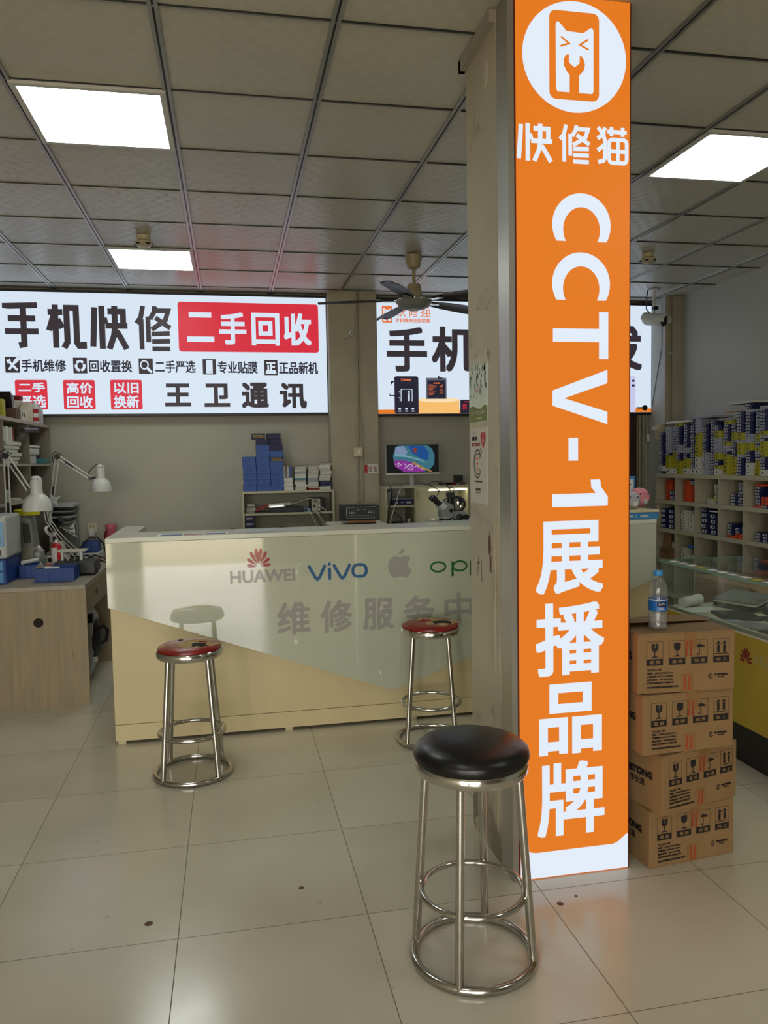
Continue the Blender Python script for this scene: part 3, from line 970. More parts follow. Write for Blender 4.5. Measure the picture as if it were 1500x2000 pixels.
build('cap', MB().lathe([(.04, 2.586), (.035, 2.578), (0, 2.577)], c, 20), 'lgrey', mo, True)
for k in range(5):
    a = radians(171 + 72 * k)
    d, q = Vector((cos(a), sin(a), 0)), Vector((-sin(a), cos(a), 0))
    prof = [(.15, .035), (.22, .05), (.32, .065), (.45, .072), (.58, .074), (.67, .070), (.70, .055), (.712, .03)]
    m = MB()
    vs, fs = [], []
    for r, w in prof:
        for s in (-1, -.33, .33, 1):
            p = Vector((FC.x, FC.y, 2.646)) + d * r + q * (w * s - .01 * (r - .3))
            p.z += -.15 * w * s + .012 * (1 - s * s) - .012 * ((r - .15) / .56) ** 2
            vs.append(p)
    n = len(vs)
    vs += [v - Vector((0, 0, .004)) for v in vs]
    for i in range(len(prof) - 1):
        for j in range(3):
            q0 = (i * 4 + j, i * 4 + j + 1, i * 4 + j + 5, i * 4 + j + 4)
            fs.append(q0); fs.append(tuple(n + x for x in q0[::-1]))
        for j in (0, 3):
            fs.append((i * 4 + j, i * 4 + j + 4, n + i * 4 + j + 4, n + i * 4 + j))
    for i in (0, len(prof) - 1):
        for j in range(3):
            fs.append((i * 4 + j, i * 4 + j + 1, n + i * 4 + j + 1, n + i * 4 + j))
    m.raw(vs, fs)
    bl = build('blade', m, 'fan_blade', t, True)
    build('blade_bracket', MB().prism([Vector((FC.x, FC.y, 2.640)) + d * r + q * w for r, w in ((.11, -.02), (.22, -.03), (.25, 0), (.22, .03), (.11, .02))], (0, 0, .005)), 'chrome_band', bl)

# smoke detectors, security camera
def smoke_detector(x, y, label):
    t = thing('smoke_detector', label, 'smoke detector', (x, y, CEIL), 0, 'round smoke detectors on the ceiling')
    build('base', MB().lathe([(.045, CEIL), (.045, CEIL - .02), (.038, CEIL - .03)], (x, y, 0), 24), 'cream_plastic', t, True)
    b = build('body', MB().lathe([(.036, CEIL - .028), (.06, CEIL - .042), (.062, CEIL - .052), (.045, CEIL - .066), (.02, CEIL - .074), (0, CEIL - .075)], (x, y, 0), 28), 'cream_plastic', t, True)
    v = MB()
    for k in range(5):
        a = 2 * pi * k / 5 + .3
        v.box(x + .052 * cos(a) - .012, x + .052 * cos(a) + .012, y + .052 * sin(a) - .008, y + .052 * sin(a) + .008, CEIL - .064, CEIL - .053, rot=(0, 0, a + pi / 2))
    build('vent_slot', v, 'black', b)
smoke_detector(-.512, 5.47, 'cream smoke detector on ceiling just ahead of the small light panel')
smoke_detector(3.127, 5.45, 'cream smoke detector on ceiling right of the orange pillar sign')

t = thing('security_camera', 'white bullet security camera hanging from ceiling near the right corner', 'security camera', (3.85, 6.6, CEIL))
build('mount', MB().lathe([(.05, CEIL), (.045, CEIL - .012), (.018, CEIL - .02)], (3.85, 6.6, 0), 20).cyl((3.85, 6.6, CEIL - .015), (3.85, 6.6, 2.765), .012), 'white_metal', t, True)
dirc = Vector((.42, -.85, -.22)).normalized()
c0 = Vector((3.865, 6.63, 2.715))
body = build('body', MB().lathe([(.0, -.105), (.04, -.10), (.055, -.07), (.056, .10), (.05, .108)], c0, 24, dirc), 'white_metal', t, True)
hood = MB(); up = Vector((0, 0, 1)); sd = dirc.cross(up).normalized(); up2 = sd.cross(dirc)
vs = []
for s in (-.10, .145):
    for a in range(-10, 191, 20):
        vs.append(c0 + dirc * s + sd * (.063 * cos(radians(a))) + up2 * (.063 * sin(radians(a))))
nn = 11
fs = [(i, i + 1, nn + i + 1, nn + i) for i in range(nn - 1)]
hood.raw(vs, fs)
build('sun_hood', hood, 'white_metal', body, True)
build('lens_face', MB().lathe([(.05, .107), (.048, .112), (.02, .113), (.018, .109), (0, .109)], c0, 24, dirc), 'black', body, True)
build('cable', MB().tube([(3.85, 6.63, 2.75), (3.82, 6.68, 2.82), (3.81, 6.66, 2.93), (3.80, 6.62, CEIL - .005)], .006), 'black', t, True)
build('bracket_joint', MB().box(3.838, 3.885, 6.58, 6.62, 2.80, 2.83, .004), 'black', t)

# ================================================================== service counter
CX0, CX1, CY = -.632, 2.466, 4.22
t = thing('service_counter', 'long cream service counter with glossy glass front and phone logos', 'counter', ((CX0 + CX1) / 2, 4.4, 0))
m = MB()
m.box(CX0, CX1, CY, CY + .02, .018, .105, .002)
m.box(CX0, CX1, CY, CY + .02, .1075, 1.06, .002)
m.box(CX0, CX0 + .02, CY + .02, 4.50, .018, 1.06)
m.box(CX1 - .02, CX1, CY + .02, 4.50, .018, 1.06)
body = build('front_panel', m, 'counter_cream', t)
m = MB()
gy = CY - .020
m.prism([(CX0 - .008, gy, 1.072), (CX0 - .008, gy, .736), (.857, gy, .190), (CX1 + .006, gy, .742), (CX1 + .006, gy, 1.072)], (0, .012, 0))
glass = build('glass_front', m, 'counter_glass', t)
m = MB()
for x in (-.1, .38, .86, 1.6):
    m.box(x - .01, x + .01, gy + .0118, CY, .75, 1.0)
build('spacer', m, 'counter_cream', glass)
m = MB()
m.box(CX0 - .010, CX1 + .008, gy - .001, 4.53, 1.073, 1.097, .002)
build('top_ledge', m, 'ledge', t)
m = MB()
m.box(CX0 - .010, CX0 + .115, 4.53, 4.98, 1.073, 1.097, .002)
m.box(CX0, CX0 + .02, 4.50, 4.98, .018, 1.073)
m.box(CX0 + .09, CX0 + .11, 4.53, 4.98, .018, 1.073)
build('side_return', m, 'ledge', t)
m = MB()
for x in (-.60, .28, .98, 1.7, 2.43):
    m.box(x - .02, x + .02, CY + .004, CY + .05, 0, .018)
build('foot', m, 'cream_plastic', t)
m = MB(); m.box(CX0 + .02, CX1 - .02, 4.48, 4.50, .018, 1.06); build('back_panel', m, 'counter_cream', t)
GP = Plane((0, gy, 0), (1, 0, 0), (0, 0, 1))
def decal(name, mb, material):
    return build(name, mb, material, glass)
m = MB(); flower(m, GP, .138, .918, .135, .0006); decal('red_flower_logo', m, 'logo_red')
m = MB(); text(m, GP, 'HUAWEI', (-.015, .330, .832, .900), .0006, .0028); decal('grey_wordmark', m, 'logo_grey')
m = MB()
w = .017
stroke(m, GP, [(.408, .905), (.440, .845), (.452, .834), (.464, .845), (.492, .905)], w, .0006)
stroke(m, GP, [(.519, .835), (.519, .888)], w, .0006)
shape(m, GP, [(.519, .904), (.530, .915), (.519, .926), (.508, .915)], .0006)
stroke(m, GP, [(.545, .905), (.577, .845), (.589, .834), (.601, .845), (.630, .905)], w, .0006)
stroke(m, GP, rrect(.648, .722, .840, .904, .026, 6), w, .0006, True)
decal('blue_wordmark', m, 'logo_blue')
m = MB()
P = [(.50, .70), (.40, .735), (.28, .745), (.15, .70), (.05, .59), (.01, .45), (.03, .28), (.12, .11), (.23, .02), (.32, .01), (.42, .045), (.52, .055),
     (.63, .045), (.72, .005), (.83, .03), (.92, .13), (.99, .27), (.90, .33), (.84, .44), (.86, .56), (.96, .66), (.86, .73), (.74, .75), (.62, .725)]
shape(m, GP, inside((.843, .980, .819, .985), P), .0006)
shape(m, GP, inside((.843, .980, .819, .985), [(.47, .78), (.49, .88), (.58, .96), (.70, 1.0), (.70, .91), (.62, .82)]), .0006)
decal('grey_fruit_logo', m, 'logo_grey')
m = MB()
for cx in (1.132, 1.478):
    stroke(m, GP, ell(cx, .872, .042, .027, 28), .011, .0006, True)
for cx in (1.258, 1.365):
    stroke(m, GP, ell(cx, .872, .040, .027, 28), .011, .0008, True)
    stroke(m, GP, [(cx - .043, .815), (cx - .043, .9)], .013, .0010, caps=False)
decal('green_wordmark', m, 'logo_green')
for ch, r in (('维', (.228, .407, .538, .716)), ('修', (.464, .639, .536, .714)), ('服', (.699, .873, .538, .714)), ('务', (.929, 1.106, .536, .716)), ('中', (1.165, 1.335, .538, .720)), ('心', (1.40, 1.58, .538, .716))):
    m = MB(); text(m, GP, ch, r, .0006, .0042); decal('grey_letter', m, 'logo_grey')
# printed strips lying on the ledge
for x0, x1, cols, lab in ((-.39, -.02, ('blue_edge', 'red'), 'blue and red printed strip stuck on the left end of the counter ledge'),):
    s = thing('printed_strip', lab, 'sticker', ((x0 + x1) / 2, 4.30, 1.097))
    build('backing', MB().box(x0, x1, 4.225, 4.36, 1.0972, 1.0978), 'paper', s)
    build('blue_print', MB().box(x0 + .02, x0 + .13, 4.23, 4.30, 1.0978, 1.0982), 'blue_plastic', s)
    build('red_print', MB().box(x0 + .14, x0 + .24, 4.23, 4.30, 1.0978, 1.0982), 'logo_red', s)
    build('blue_print', MB().box(x0 + .25, x0 + .36, 4.23, 4.30, 1.0978, 1.0982), 'blue_plastic', s)
solo('clear_film_strip', MB().box(.02, .42, 4.34, 4.46, 1.0972, 1.0985), 'lgrey', (.22, 4.4, 1.097), 'dull grey film strip lying along the counter ledge before the shelf', 'film strip')

# things on the far end of the ledge
t = thing('display_stand', 'white tray with sky blue edge on far end of counter', 'stand', (2.3, 4.45, 1.097))
build('tray', MB().box(2.05, 2.494, 4.215, 4.62, 1.098, 1.138, .002), 'blue_edge', t)
build('board_top', MB().box(2.05, 2.50, 4.213, 4.63, 1.138, 1.152, .003), 'cream_plastic', t)
m = MB(); text(m, Plane((0, 4.2145, 0), (1, 0, 0), (0, 0, 1)), '质量IP', (2.375, 2.43, 1.109, 1.124), .0006, .0005)
text(m, Plane((0, 4.2145, 0), (1, 0, 0), (0, 0, 1)), '国 |', (2.30, 2.35, 1.109, 1.124), .0006, .0005)
build('print', m, 'white', t)
t = thing('certificate_stand', 'white certificate card with blue border behind the plush toys', 'certificate', (2.42, 4.55, 1.152))
build('card', MB().box(2.30, 2.535, 4.56, 4.572, 1.152, 1.345, .002), 'blue_edge', t)
build('sheet', MB().box(2.312, 2.522, 4.5585, 4.560, 1.165, 1.325), 'paper', t)
m = MB()
CP = Plane((0, 4.558, 0), (1, 0, 0), (0, 0, 1))
for a, b in ((2.40, 2.44), (2.455, 2.50)):
    stroke(m, CP, [(a, 1.292), (b, 1.292)], .009, .0006)
stroke(m, CP, ell(2.45, 1.245, .008, .008, 12), .003, .0006, True)
stroke(m, CP, [(2.465, 1.245), (2.49, 1.245)], .004, .0006)
build('print', m, 'navy_box', t)
def plush(label, x, y, z, r, material, rz):
    t = thing('plush_toy', label, 'plush toy', (x, y, z), rz, 'round plush toys on the counter end')
    b = build('body', MB().lathe([(0, -.06), (r * .6, -.055), (r * .93, -.03), (r, 0), (r * .93, .03), (r * .6, .055), (0, .06)], (0, 0, r), 28, (0, -1, 0)), material, t, True, local=True)
    e = MB(); pl = Plane((0, -.057, r), (1, 0, 0), (0, 0, 1))
    for s in (-1, 1):
        e.lathe([(.0, .0), (r * .13, .002), (0, .006)], (s * r * .42, -.052, r * 1.35), 12, (0, -1, 0))
    stroke(e, pl, [(-r * .12, r * .12), (0, r * .02), (r * .12, r * .12)], .005, .001)
    build('eye', e, 'dark', b, local=True)
    build('muzzle', MB().lathe([(0, .045), (r * .30, .052), (r * .26, .058), (0, .062)], (r * .15, 0, r * .62), 18, (0, -1, 0)), 'plush_grey' if material == 'plush_pink' else 'paper', b, True, local=True)
plush('pink round plush toy with a face beside the grey one', 2.505, 4.46, 1.152, .062, 'plush_pink', .1)
plush('grey round plush toy half hidden by the orange sign', 2.375, 4.33, 1.152, .055, 'plush_grey', -.1)

# ================================================================== bar stools
def stool(x, y, rz, kind, label, first_angle):
    t = thing('bar_stool', label, 'stool', (x, y, 0), rz, 'steel bar stools')
    Rb, rt, top = .190, .0125, .572
    Rs = .150 if kind == 'black' else .138
    build('base_ring', MB().ring((0, 0, rt), Rb - rt, rt, 64, 12), 'chrome', t, True, local=True)
    build('foot_ring', MB().ring((0, 0, .205), .152, .0095, 56, 10), 'chrome', t, True, local=True)
    for k in range(4):
        a = first_angle + k * pi / 2
        d = Vector((cos(a), sin(a), 0))
        build('leg', MB().cyl(d * (Rb - rt) + Vector((0, 0, rt)), d * (Rs - .012) + Vector((0, 0, top)), .0125, seg=16), 'chrome', t, True, local=True)
    R = .165 if kind == 'black' else .155
    build('seat_rim', MB().lathe([(R - .03, top - .002), (R - .006, top - .004), (R, top + .004), (R, top + .026), (R - .004, top + .031), (R - .02, top + .031)], (0, 0, 0), 56), 'chrome_band', t, True, local=True)
    if kind == 'black':
        prof = [(R - .018, top + .026), (R + .001, top + .034), (R + .005, top + .048), (R + .001, top + .063), (R - .018, top + .078), (R - .05, top + .089), (R - .10, top + .095), (0, top + .097)]
    else:
        prof = [(R - .014, top + .026), (R - .006, top + .033), (R - .008, top + .042), (R - .022, top + .050), (R - .06, top + .056), (R - .11, top + .058), (0, top + .058)]
    hz = lambda r: next((prof[i][1] + (prof[i + 1][1] - prof[i][1]) * ((prof[i][0] - r) / max(1e-6, prof[i][0] - prof[i + 1][0])) for i in range(3, len(prof) - 1) if prof[i][0] >= r >= prof[i + 1][0]), prof[-1][1])
    seat = build('seat', MB().lathe(prof, (0, 0, 0), 56), 'black_vinyl' if kind == 'black' else 'red_vinyl', t, True, local=True)
    if kind != 'black':
        rnd = random.Random(hash(kind) % 97 if False else len(label))
        def patch(cx, cy, rx, ry, h, jag, n=26):
            m = MB()
            ang = rnd.uniform(0, 1)
            P = []
            for q in range(n):
                s = rnd.uniform(1 - jag, 1 + jag)
                px, py = cx + rx * s * cos(2 * pi * q / n + ang), cy + ry * s * sin(2 * pi * q / n + ang)
                P.append((px, py))
            c = Vector((cx, cy, hz(math.hypot(cx, cy)) + h))
            inner = [(cx + (a - cx) * .55, cy + (b - cy) * .55) for a, b in P]
            vs = [c] + [(a, b, hz(min(R - .03, math.hypot(a, b))) + h * 1.0) for a, b in inner] + [(a, b, hz(min(R - .026, math.hypot(a, b))) + .0004) for a, b in P]
            fs = [(0, 1 + q, 1 + (q + 1) % n) for q in range(n)] + [(1 + q, 1 + n + q, 1 + n + (q + 1) % n, 1 + (q + 1) % n) for q in range(n)]
            m.raw(vs, fs)
            return m
        if kind == 'red_left':
            tear = build('torn_foam', patch(.028, -.035, .095, .066, .0022, .34), 'foam', seat, local=True)
            build('torn_hole', patch(.045, -.048, .046, .036, .0042, .22), 'hollow', seat, local=True)
            build('torn_foam', patch(.045, .040, .058, .034, .0020, .4), 'foam', seat, local=True)
            build('torn_foam', patch(-.118, -.02, .013, .018, .0022, .3), 'foam', seat, local=True)
            build('torn_hole', patch(-.045, .07, .012, .009, .0022, .3), 'hollow', seat, local=True)
            build('torn_flap', patch(.062, .0, .022, .016, .006, .3), 'red_vinyl', seat, local=True)
        else:
            build('torn_foam', patch(.045, -.030, .095, .060, .0022, .28), 'foam', seat, local=True)
            build('torn_hole', patch(.050, -.034, .070, .040, .0040, .15), 'hollow', seat, local=True)
            build('torn_foam', patch(-.01, .055, .055, .036, .0022, .45), 'foam', seat, local=True)
            build('torn_flap', patch(-.02, .022, .030, .020, .007, .35), 'red_vinyl', seat, local=True)
stool(.668, 2.137, 0, 'black', 'steel bar stool with black padded seat beside the orange sign', radians(150))
stool(-.212, 3.752, 0, 'red_left', 'steel bar stool with torn red seat before the left counter end', radians(42))
stool(1.005, 3.905, 0, 'red_right', 'steel bar stool with holed red seat, second red stool nearer pillar', radians(30))

# ================================================================== cartons
CW, CD, CH = .362, .285, .2135
def carton(loc, rz, label, opened=False):
    t = thing('carton', label, 'cardboard box', loc, rz, 'brown cartons stacked by the pillar')
    t['group'] = 'brown cartons stacked by the pillar'
    b = MB()
    b.box(0, CW, 0, CD, 0, CH - .006, .003)
    build('body', b, 'kraft', t, local=True)
    fl = MB()
    fl.box(.001, CW - .001, .001, CD / 2 - .002, CH - .006, CH - .001)
    build('flap', fl, 'kraft', t, local=True)
    f2 = MB()
    if opened:
        f2.prism([(.001, CD - .001, CH - .005), (CW - .001, CD - .001, CH - .005), (CW - .001, CD / 2 + .02, CH + .001), (.001, CD / 2 - .055, CH + .022)], (0, 0, .004))
    else:
        f2.box(.001, CW - .001, CD / 2 + .002, CD - .001, CH - .006, CH - .001)
    build('flap', f2, 'kraft', t, local=True)
    FPc = Plane((0, 0, 0), (1, 0, 0), (0, 0, 1))
    k = MB()
    for i, (cap) in enumerate(('轻 放', '易 碎', '怕 湿', '向 上')):
        u0 = .032 + i * .083
        r = (u0, u0 + .060, .100, .184)
        stroke(k, FPc, [(r[0], r[2]), (r[1], r[2]), (r[1], r[3]), (r[0], r[3])], .0014, .0004, True, False)
        shape(k, FPc, [(r[0], r[2]), (r[1], r[2]), (r[1], r[2] + .023), (r[0], r[2] + .023)], .0006)
        q = (r[0] + .008, r[1] - .008, r[2] + .028, r[3] - .006)
        I = lambda p: inside(q, p)
        if i < 2:
            shape(k, FPc, I([(.22, .98), (.80, .98), (.80, .62), (.72, .48), (.58, .42), (.54, .40), (.54, .12), (.85, .0), (.15, .0), (.46, .12), (.46, .40), (.42, .42), (.28, .48), (.22, .62)]), .0005)
        elif i == 2:
            shape(k, FPc, I([(-.02, .55), (.08, .68), (.22, .76), (.45, .80), (.47, .86), (.53, .86), (.55, .80), (.78, .76), (.92, .68), (1.02, .55), (.85, .60), (.68, .56), (.5, .61), (.32, .56), (.15, .60)]), .0005)
            stroke(k, FPc, I([(.5, .6), (.5, .1), (.44, .04), (.34, .06), (.33, .14)]), .0032, .0006)
            for a, bb in ((.42, .97), (.5, 1.03), (.58, .97)):
                shape(k, FPc, ell(*I([(a, bb)])[0], .001, .001, 8), .0005)
        else:
            for a in (.24, .76):
                shape(k, FPc, I([(a - .12, .16), (a + .12, .16), (a + .12, .70), (a - .12, .70)]), .0005)
                shape(k, FPc, I([(a - .22, .74), (a + .22, .74), (a, 1.0)]), .0005)
            stroke(k, FPc, I([(-.08, .06), (1.08, .06)]), .003, .0006, False, False)
    for j, (ln, wd) in enumerate((('YST2X0 1 MFI', .052), ('规格：3X0X370X218mm', .098), ('中国制造 MADE IN CHINA', .096), ('服务热线：400-960-8520', .096), ('东莞市钰硕通电子有限公司', .098), ('若有任何问题建议,请联系客服部门反馈!', .116))):
        z = .080 - j * .0115 - (.004 if j == 5 else 0)
        text(k, FPc, ln, (.034, .034 + wd, z, z + .0075), .0006, .0003)
    text(k, FPc, 'YUSTONG', (.284, .334, .0525, .060), .0006, .0010)
    text(k, FPc, '宇仕通', (.298, .322, .0445, .050), .0006, .0003)
    stroke(k, FPc, ell(.271, .0525, .0085, .0085, 20, 60, 330), .0028, .0006)
    stroke(k, FPc, [(.266, .056), (.271, .051), (.277, .057)], .0026, .0008)
    stroke(k, FPc, [(.271, .051), (.270, .046)], .0026, .0008)
    pr = build('front_print', k, 'ink', t, local=True)
    cw = MB()
    for i, cap in enumerate(('轻 放', '易 碎', '怕 湿', '向 上')):
        u0 = .032 + i * .083
        text(cw, FPc, cap, (u0 + .010, u0 + .050, .105, .118), .0012, .0003)
    shape(cw, FPc, [(.060, .181), (.063, .170), (.060, .165), (.066, .158), (.063, .168), (.066, .172), (.064, .181)], .0010)
    build('caption_print', cw, 'kraft', pr, local=True)
    LPc = Plane((0, 0, 0), (0, -1, 0), (0, 0, 1))
    s = MB()
    text(s, LPc, 'YUSTONG', (-.205, -.045, .112, .140), .0006, .0026)
    text(s, LPc, '宇仕通', (-.155, -.085, .078, .104), .0006, .0008)
    build('side_print', s, 'ink', t, local=True)
    tp = MB()
    tx = .172
    tp.box(tx, tx + .047, -.0009, .0005, .152, CH - .001)
    tp.box(tx, tx + .047, -.0009, CD, CH - .0005, CH + .0006) if not opened else None
    tape = build('tape', tp, 'tape', t, local=True)
    build('tape', MB().box(tx - .012, tx + .035, -.0009, .0005, 0, .066), 'tape', t, local=True)
    tr = MB()
    for (u, z0, z1) in ((tx + .004, .128, .185), (tx + .020, .128, .185), (tx - .002, .008, .060), (tx + .014, .008, .060)):
        text(tr, FPc, 'YUSTONG', (u, u + .009, z0, z1), .0014, .0004, -90)
    build('tape_print', tr, 'tape_red', tape, local=True)
    return t
def cangle(dx, dy): return math.atan2(dy, dx)
carton((1.427, 2.458, 0), cangle(.362, .038), 'brown carton on the floor, lowest of the stack by the pillar')
carton((1.447, 2.411, CH + .001), cangle(.349, .087), 'brown carton turned most askew, second from the floor in stack')
carton((1.382, 2.428, 2 * (CH + .001)), cangle(.367, .015), 'brown carton just under the topmost one of the stack')
carton((1.372, 2.446, 3 * (CH + .001)), cangle(.346, -.021), 'opened brown carton on top of stack, carrying the water bottle', True)

t = thing('water_bottle', 'clear plastic water bottle with blue cap standing on top carton', 'bottle', (1.488, 2.515, 4 * (CH + .001)))
z0 = 4 * (CH + .001)
P = [(0, .006), (.016, .002), (.024, 0), (.031, .005), (.0325, .012)]
for k in range(6):
    P += [(.0325, .018 + k * .009), (.0312, .0225 + k * .009)]
P += [(.0325, .075), (.0322, .112), (.0315, .116), (.0328, .122), (.0328, .135), (.031, .150), (.026, .165), (.019, .178), (.0135, .187), (.0125, .193)]
build('shell', MB().lathe(P, (1.488, 2.515, z0), 28, cap=False), 'pet', t, True)
W = [(0, .008), (.022, .004), (.0305, .010), (.0305, .060), (0, .060)]
build('water', MB().lathe(W, (1.488, 2.515, z0), 28, cap=False), 'pet', t, True)
lb = build('label', MB().lathe([(.0331, .066), (.0331, .108)], (1.488, 2.515, z0), 28, cap=False), mat('blue_label_film', (28, 96, 168), .3, 0, .05), t, True)
m = MB()
for a in range(-40, 41, 8):
    pass
m.raw([(1.488 + .0334 * sin(radians(a)), 2.515 - .0334 * cos(radians(a)), z0 + zz) for zz in (.082, .100) for a in range(-36, 25, 6)], [(i, i + 1, 12 + i, 11 + i) for i in range(10)])
build('label_badge', m, 'navy_box', lb)
m = MB()
def onlabel(a, z): return (1.488 + .0337 * sin(radians(a)), 2.515 - .0337 * cos(radians(a)), z0 + z)
for pts in ([(-26, .088), (-20, .096), (-14, .088)], [(-12, .088), (-8, .095), (-4, .090), (2, .096), (6, .087), (12, .095)]):
    for a, b in zip(pts, pts[1:]):
        m.raw([onlabel(a[0], a[1] - .0016), onlabel(b[0], b[1] - .0016), onlabel(b[0], b[1] + .0016), onlabel(a[0], a[1] + .0016)], [(0, 1, 2, 3)])
for zz, a1 in ((.077, 6), (.072, 10)):
    m.raw([onlabel(-22, zz), onlabel(-22 + 8, zz), onlabel(a1 - 8, zz), onlabel(a1, zz), onlabel(a1, zz + .002), onlabel(a1 - 8, zz + .002), onlabel(-14, zz + .002), onlabel(-22, zz + .002)], [(0, 1, 6, 7), (1, 2, 5, 6), (2, 3, 4, 5)])
m.raw([onlabel(a, zz) for zz in (.1045, .1075) for a in range(-90, 91, 10)], [(i, i + 1, 20 + i, 19 + i) for i in range(18)])
build('label_print', m, 'paper', lb)
build('cap', MB().lathe([(.0155, .190), (.0165, .192), (.0165, .206), (.015, .208), (0, .208)], (1.488, 2.515, z0), 24), mat('blue_cap', (52, 132, 196), .35, 0, .03), t, True)

# ================================================================== left work benches
def bench(y0, y1, label, hole):
    t = thing('workbench', label, 'desk', (-1.35, (y0 + y1) / 2, 0), 0, 'ash laminate workbenches')
    x0, x1 = -1.80, -.884
    build('top', MB().box(x0, x1 - .003, y0, y1, .722, .748, .0015), 'desk_top', t)
    e = build('end_panel', MB().box(x0, x1, y0 + .0, y0 + .02, 0, .7215, .001), 'desk_wood', t)
    if hole:
        build('cable_hole', MB().lathe([(.0, .0), (.028, .0), (.028, .0012), (.0275, .0012)], (-1.163, y0 - .0005, .53), 28, (0, -1, 0)), 'hollow', e)
        build('hole_rim', MB().ring((-1.163, y0 - .0006, .529), .029, .0014, 28, 6, (0, 1, 0)), 'kraft', e)
        sc = MB(); pl = Plane((0, y0 - .0004, 0), (1, 0, 0), (0, 0, 1))
        stroke(sc, pl, [(-.975, .42), (-.978, .36), (-.972, .31), (-.97, .25), (-.955, .22)], .0022, .0002)
        build('drip_stain', sc, 'brown', e)
    build('end_panel', MB().box(x0, x1, y1 - .02, y1, 0, .7215, .001), 'desk_wood', t)
    build('back_panel', MB().box(x0, x0 + .02, y0 + .02, y1 - .02, .1, .7215), 'desk_wood', t)
    n = 2
    for k in range(n):
        a = y0 + .022 + (y1 - y0 - .044) * k / n
        b = y0 + .020 + (y1 - y0 - .044) * (k + 1) / n
        d = build('drawer', MB().box(x1 - .45, x1 - .001, a, b, .565, .7205, .0015), 'desk_wood', t)
        yc = (a + b) / 2 + (.10 if k == 0 else 0)
        build('handle', MB().box(x1 - .004, x1 + .0012, yc - .035, yc + .035, .628, .664, .0008), 'black', d)
    return t
bench(4.98, 6.11, 'ash laminate workbench with round cable hole in its end panel', True)
bench(6.112, 7.185, 'ash laminate workbench behind, against the back wall', False)

t = thing('floor_machine', 'white and black wheeled machine standing under the workbench', 'machine', (-1.02, 5.72, 0))
build('housing', MB().prism([(-1.13, 5.55, .02), (-.99, 5.55, .02), (-.95, 5.55, .2), (-.955, 5.55, .42), (-1.0, 5.55, .50), (-1.13, 5.55, .50)], (0, .26, 0)), 'lgrey', t)
build('drum', MB().lathe([(.14, 0), (.14, .012), (.115, .025), (.08, .03), (0, .03)], (-.957, 5.68, .26), 32, (1, 0, .0)), 'black', t, True)
build('drum_cover', MB().lathe([(.1, .028), (.08, .04), (0, .042)], (-.957, 5.68, .26), 28, (1, 0, 0)), 'dark', t, True)
build('handle', MB().tube([(-.93, 5.60, .34), (-.885, 5.60, .37), (-.865, 5.62, .33), (-.875, 5.63, .26), (-.915, 5.63, .24)], .012), 'black', t, True)
build('control_panel', MB().box(-.985, -.949, 5.548, 5.60, .40, .46, .003), 'black', t)
build('wheel', MB().lathe([(.04, 0), (.04, .03)], (-1.08, 5.52, .04), 20, (0, 1, 0)), 'dark', t, True)
build('latch', MB().box(-.96, -.93, 5.545, 5.575, .13, .16, .003), 'white', t)

# hutch of cubby shelves standing on the benches
t = thing('shelf_hutch', 'grey ash shelf unit full of tools standing on the workbenches', 'shelf', (-1.65, 6.1, .748))
HX0, HX1 = -1.795, -1.5
for z0, z1, a, b in ((1.797, 1.822, 4.99, 7.115), (1.478, 1.497, 5.0, 7.10), (1.205, 1.225, 5.0, 6.40)):
    build('shelf_board', MB().box(HX0, HX1, a, b, z0, z1, .001), 'hutch_edge', t)
for y in (4.99, 5.70, 6.40, 7.097):
    build('upright', MB().box(HX0, HX1 - .0005, y, y + .018, .749, 1.7965, .001), 'hutch_wood', t)
build('back_board', MB().box(HX0 - .008, HX0, 4.99, 7.115, .749, 1.82), 'hutch_wood', t)

# on top of the hutch
TZ = 1.8225
solo('yellow_card_box', MB().box(-1.70, -1.58, 6.03, 6.11, TZ, TZ + .14, .002), ['yellow_box'], (-1.63, 6.07, TZ), 'yellow and white card box at left end on top of hutch', 'box')
t = thing('file_holder', 'brown file holder with dark booklets leaning in it on hutch', 'file holder', (-1.62, 6.25, TZ))
build('body', MB().box(-1.72, -1.53, 6.19, 6.30, TZ, TZ + .085, .002), 'brown', t)
for k, (mm, tl) in enumerate((('black', -.34), ('lgrey', -.30), ('dark', -.26), ('white', -.22))):
    build('booklet', MB().box(-1.70 + .01 * k, -1.56, 6.215 + k * .021, 6.225 + k * .021, TZ + .01, TZ + .21 - .012 * k, rot=(-tl, 0, 0)), mm, t)
t = thing('small_carton', 'small pale carton with two dark slots beside the brown file holder', 'box', (-1.60, 6.40, TZ))
build('body', MB().box(-1.68, -1.53, 6.335, 6.47, TZ, TZ + .085, .002), 'white_box', t)
build('slot', MB().box(-1.5302, -1.529, 6.36, 6.38, TZ + .035, TZ + .065).box(-1.5302, -1.529, 6.42, 6.44, TZ + .03, TZ + .06), 'hollow', t)
t = thing('storage_jar', 'big clear jar with red lid standing on top of hutch', 'jar', (-1.68, 6.73, TZ))
build('body', MB().lathe([(.065, 0), (.07, .02), (.07, .17), (.062, .185)], (-1.68, 6.73, TZ), 28), 'offpaper', t, True)
build('lid', MB().lathe([(.070, .182), (.072, .19), (.072, .212), (.066, .218), (0, .22)], (-1.68, 6.73, TZ), 28), 'maroon', t, True)
solo('magazine_file', MB().prism([(-1.545, 6.52, TZ), (-1.545, 6.76, TZ), (-1.545, 6.76, TZ + .165), (-1.545, 6.70, TZ + .165), (-1.545, 6.52, TZ + .07)], (-.06, 0, 0)), 'cream_plastic', (-1.58, 6.64, TZ), 'cream slanted magazine file in front of the red lidded jar', 'file holder')
t = thing('spray_bottle', 'white bottle with red and white label at hutch edge', 'bottle', (-1.55, 6.84, TZ))
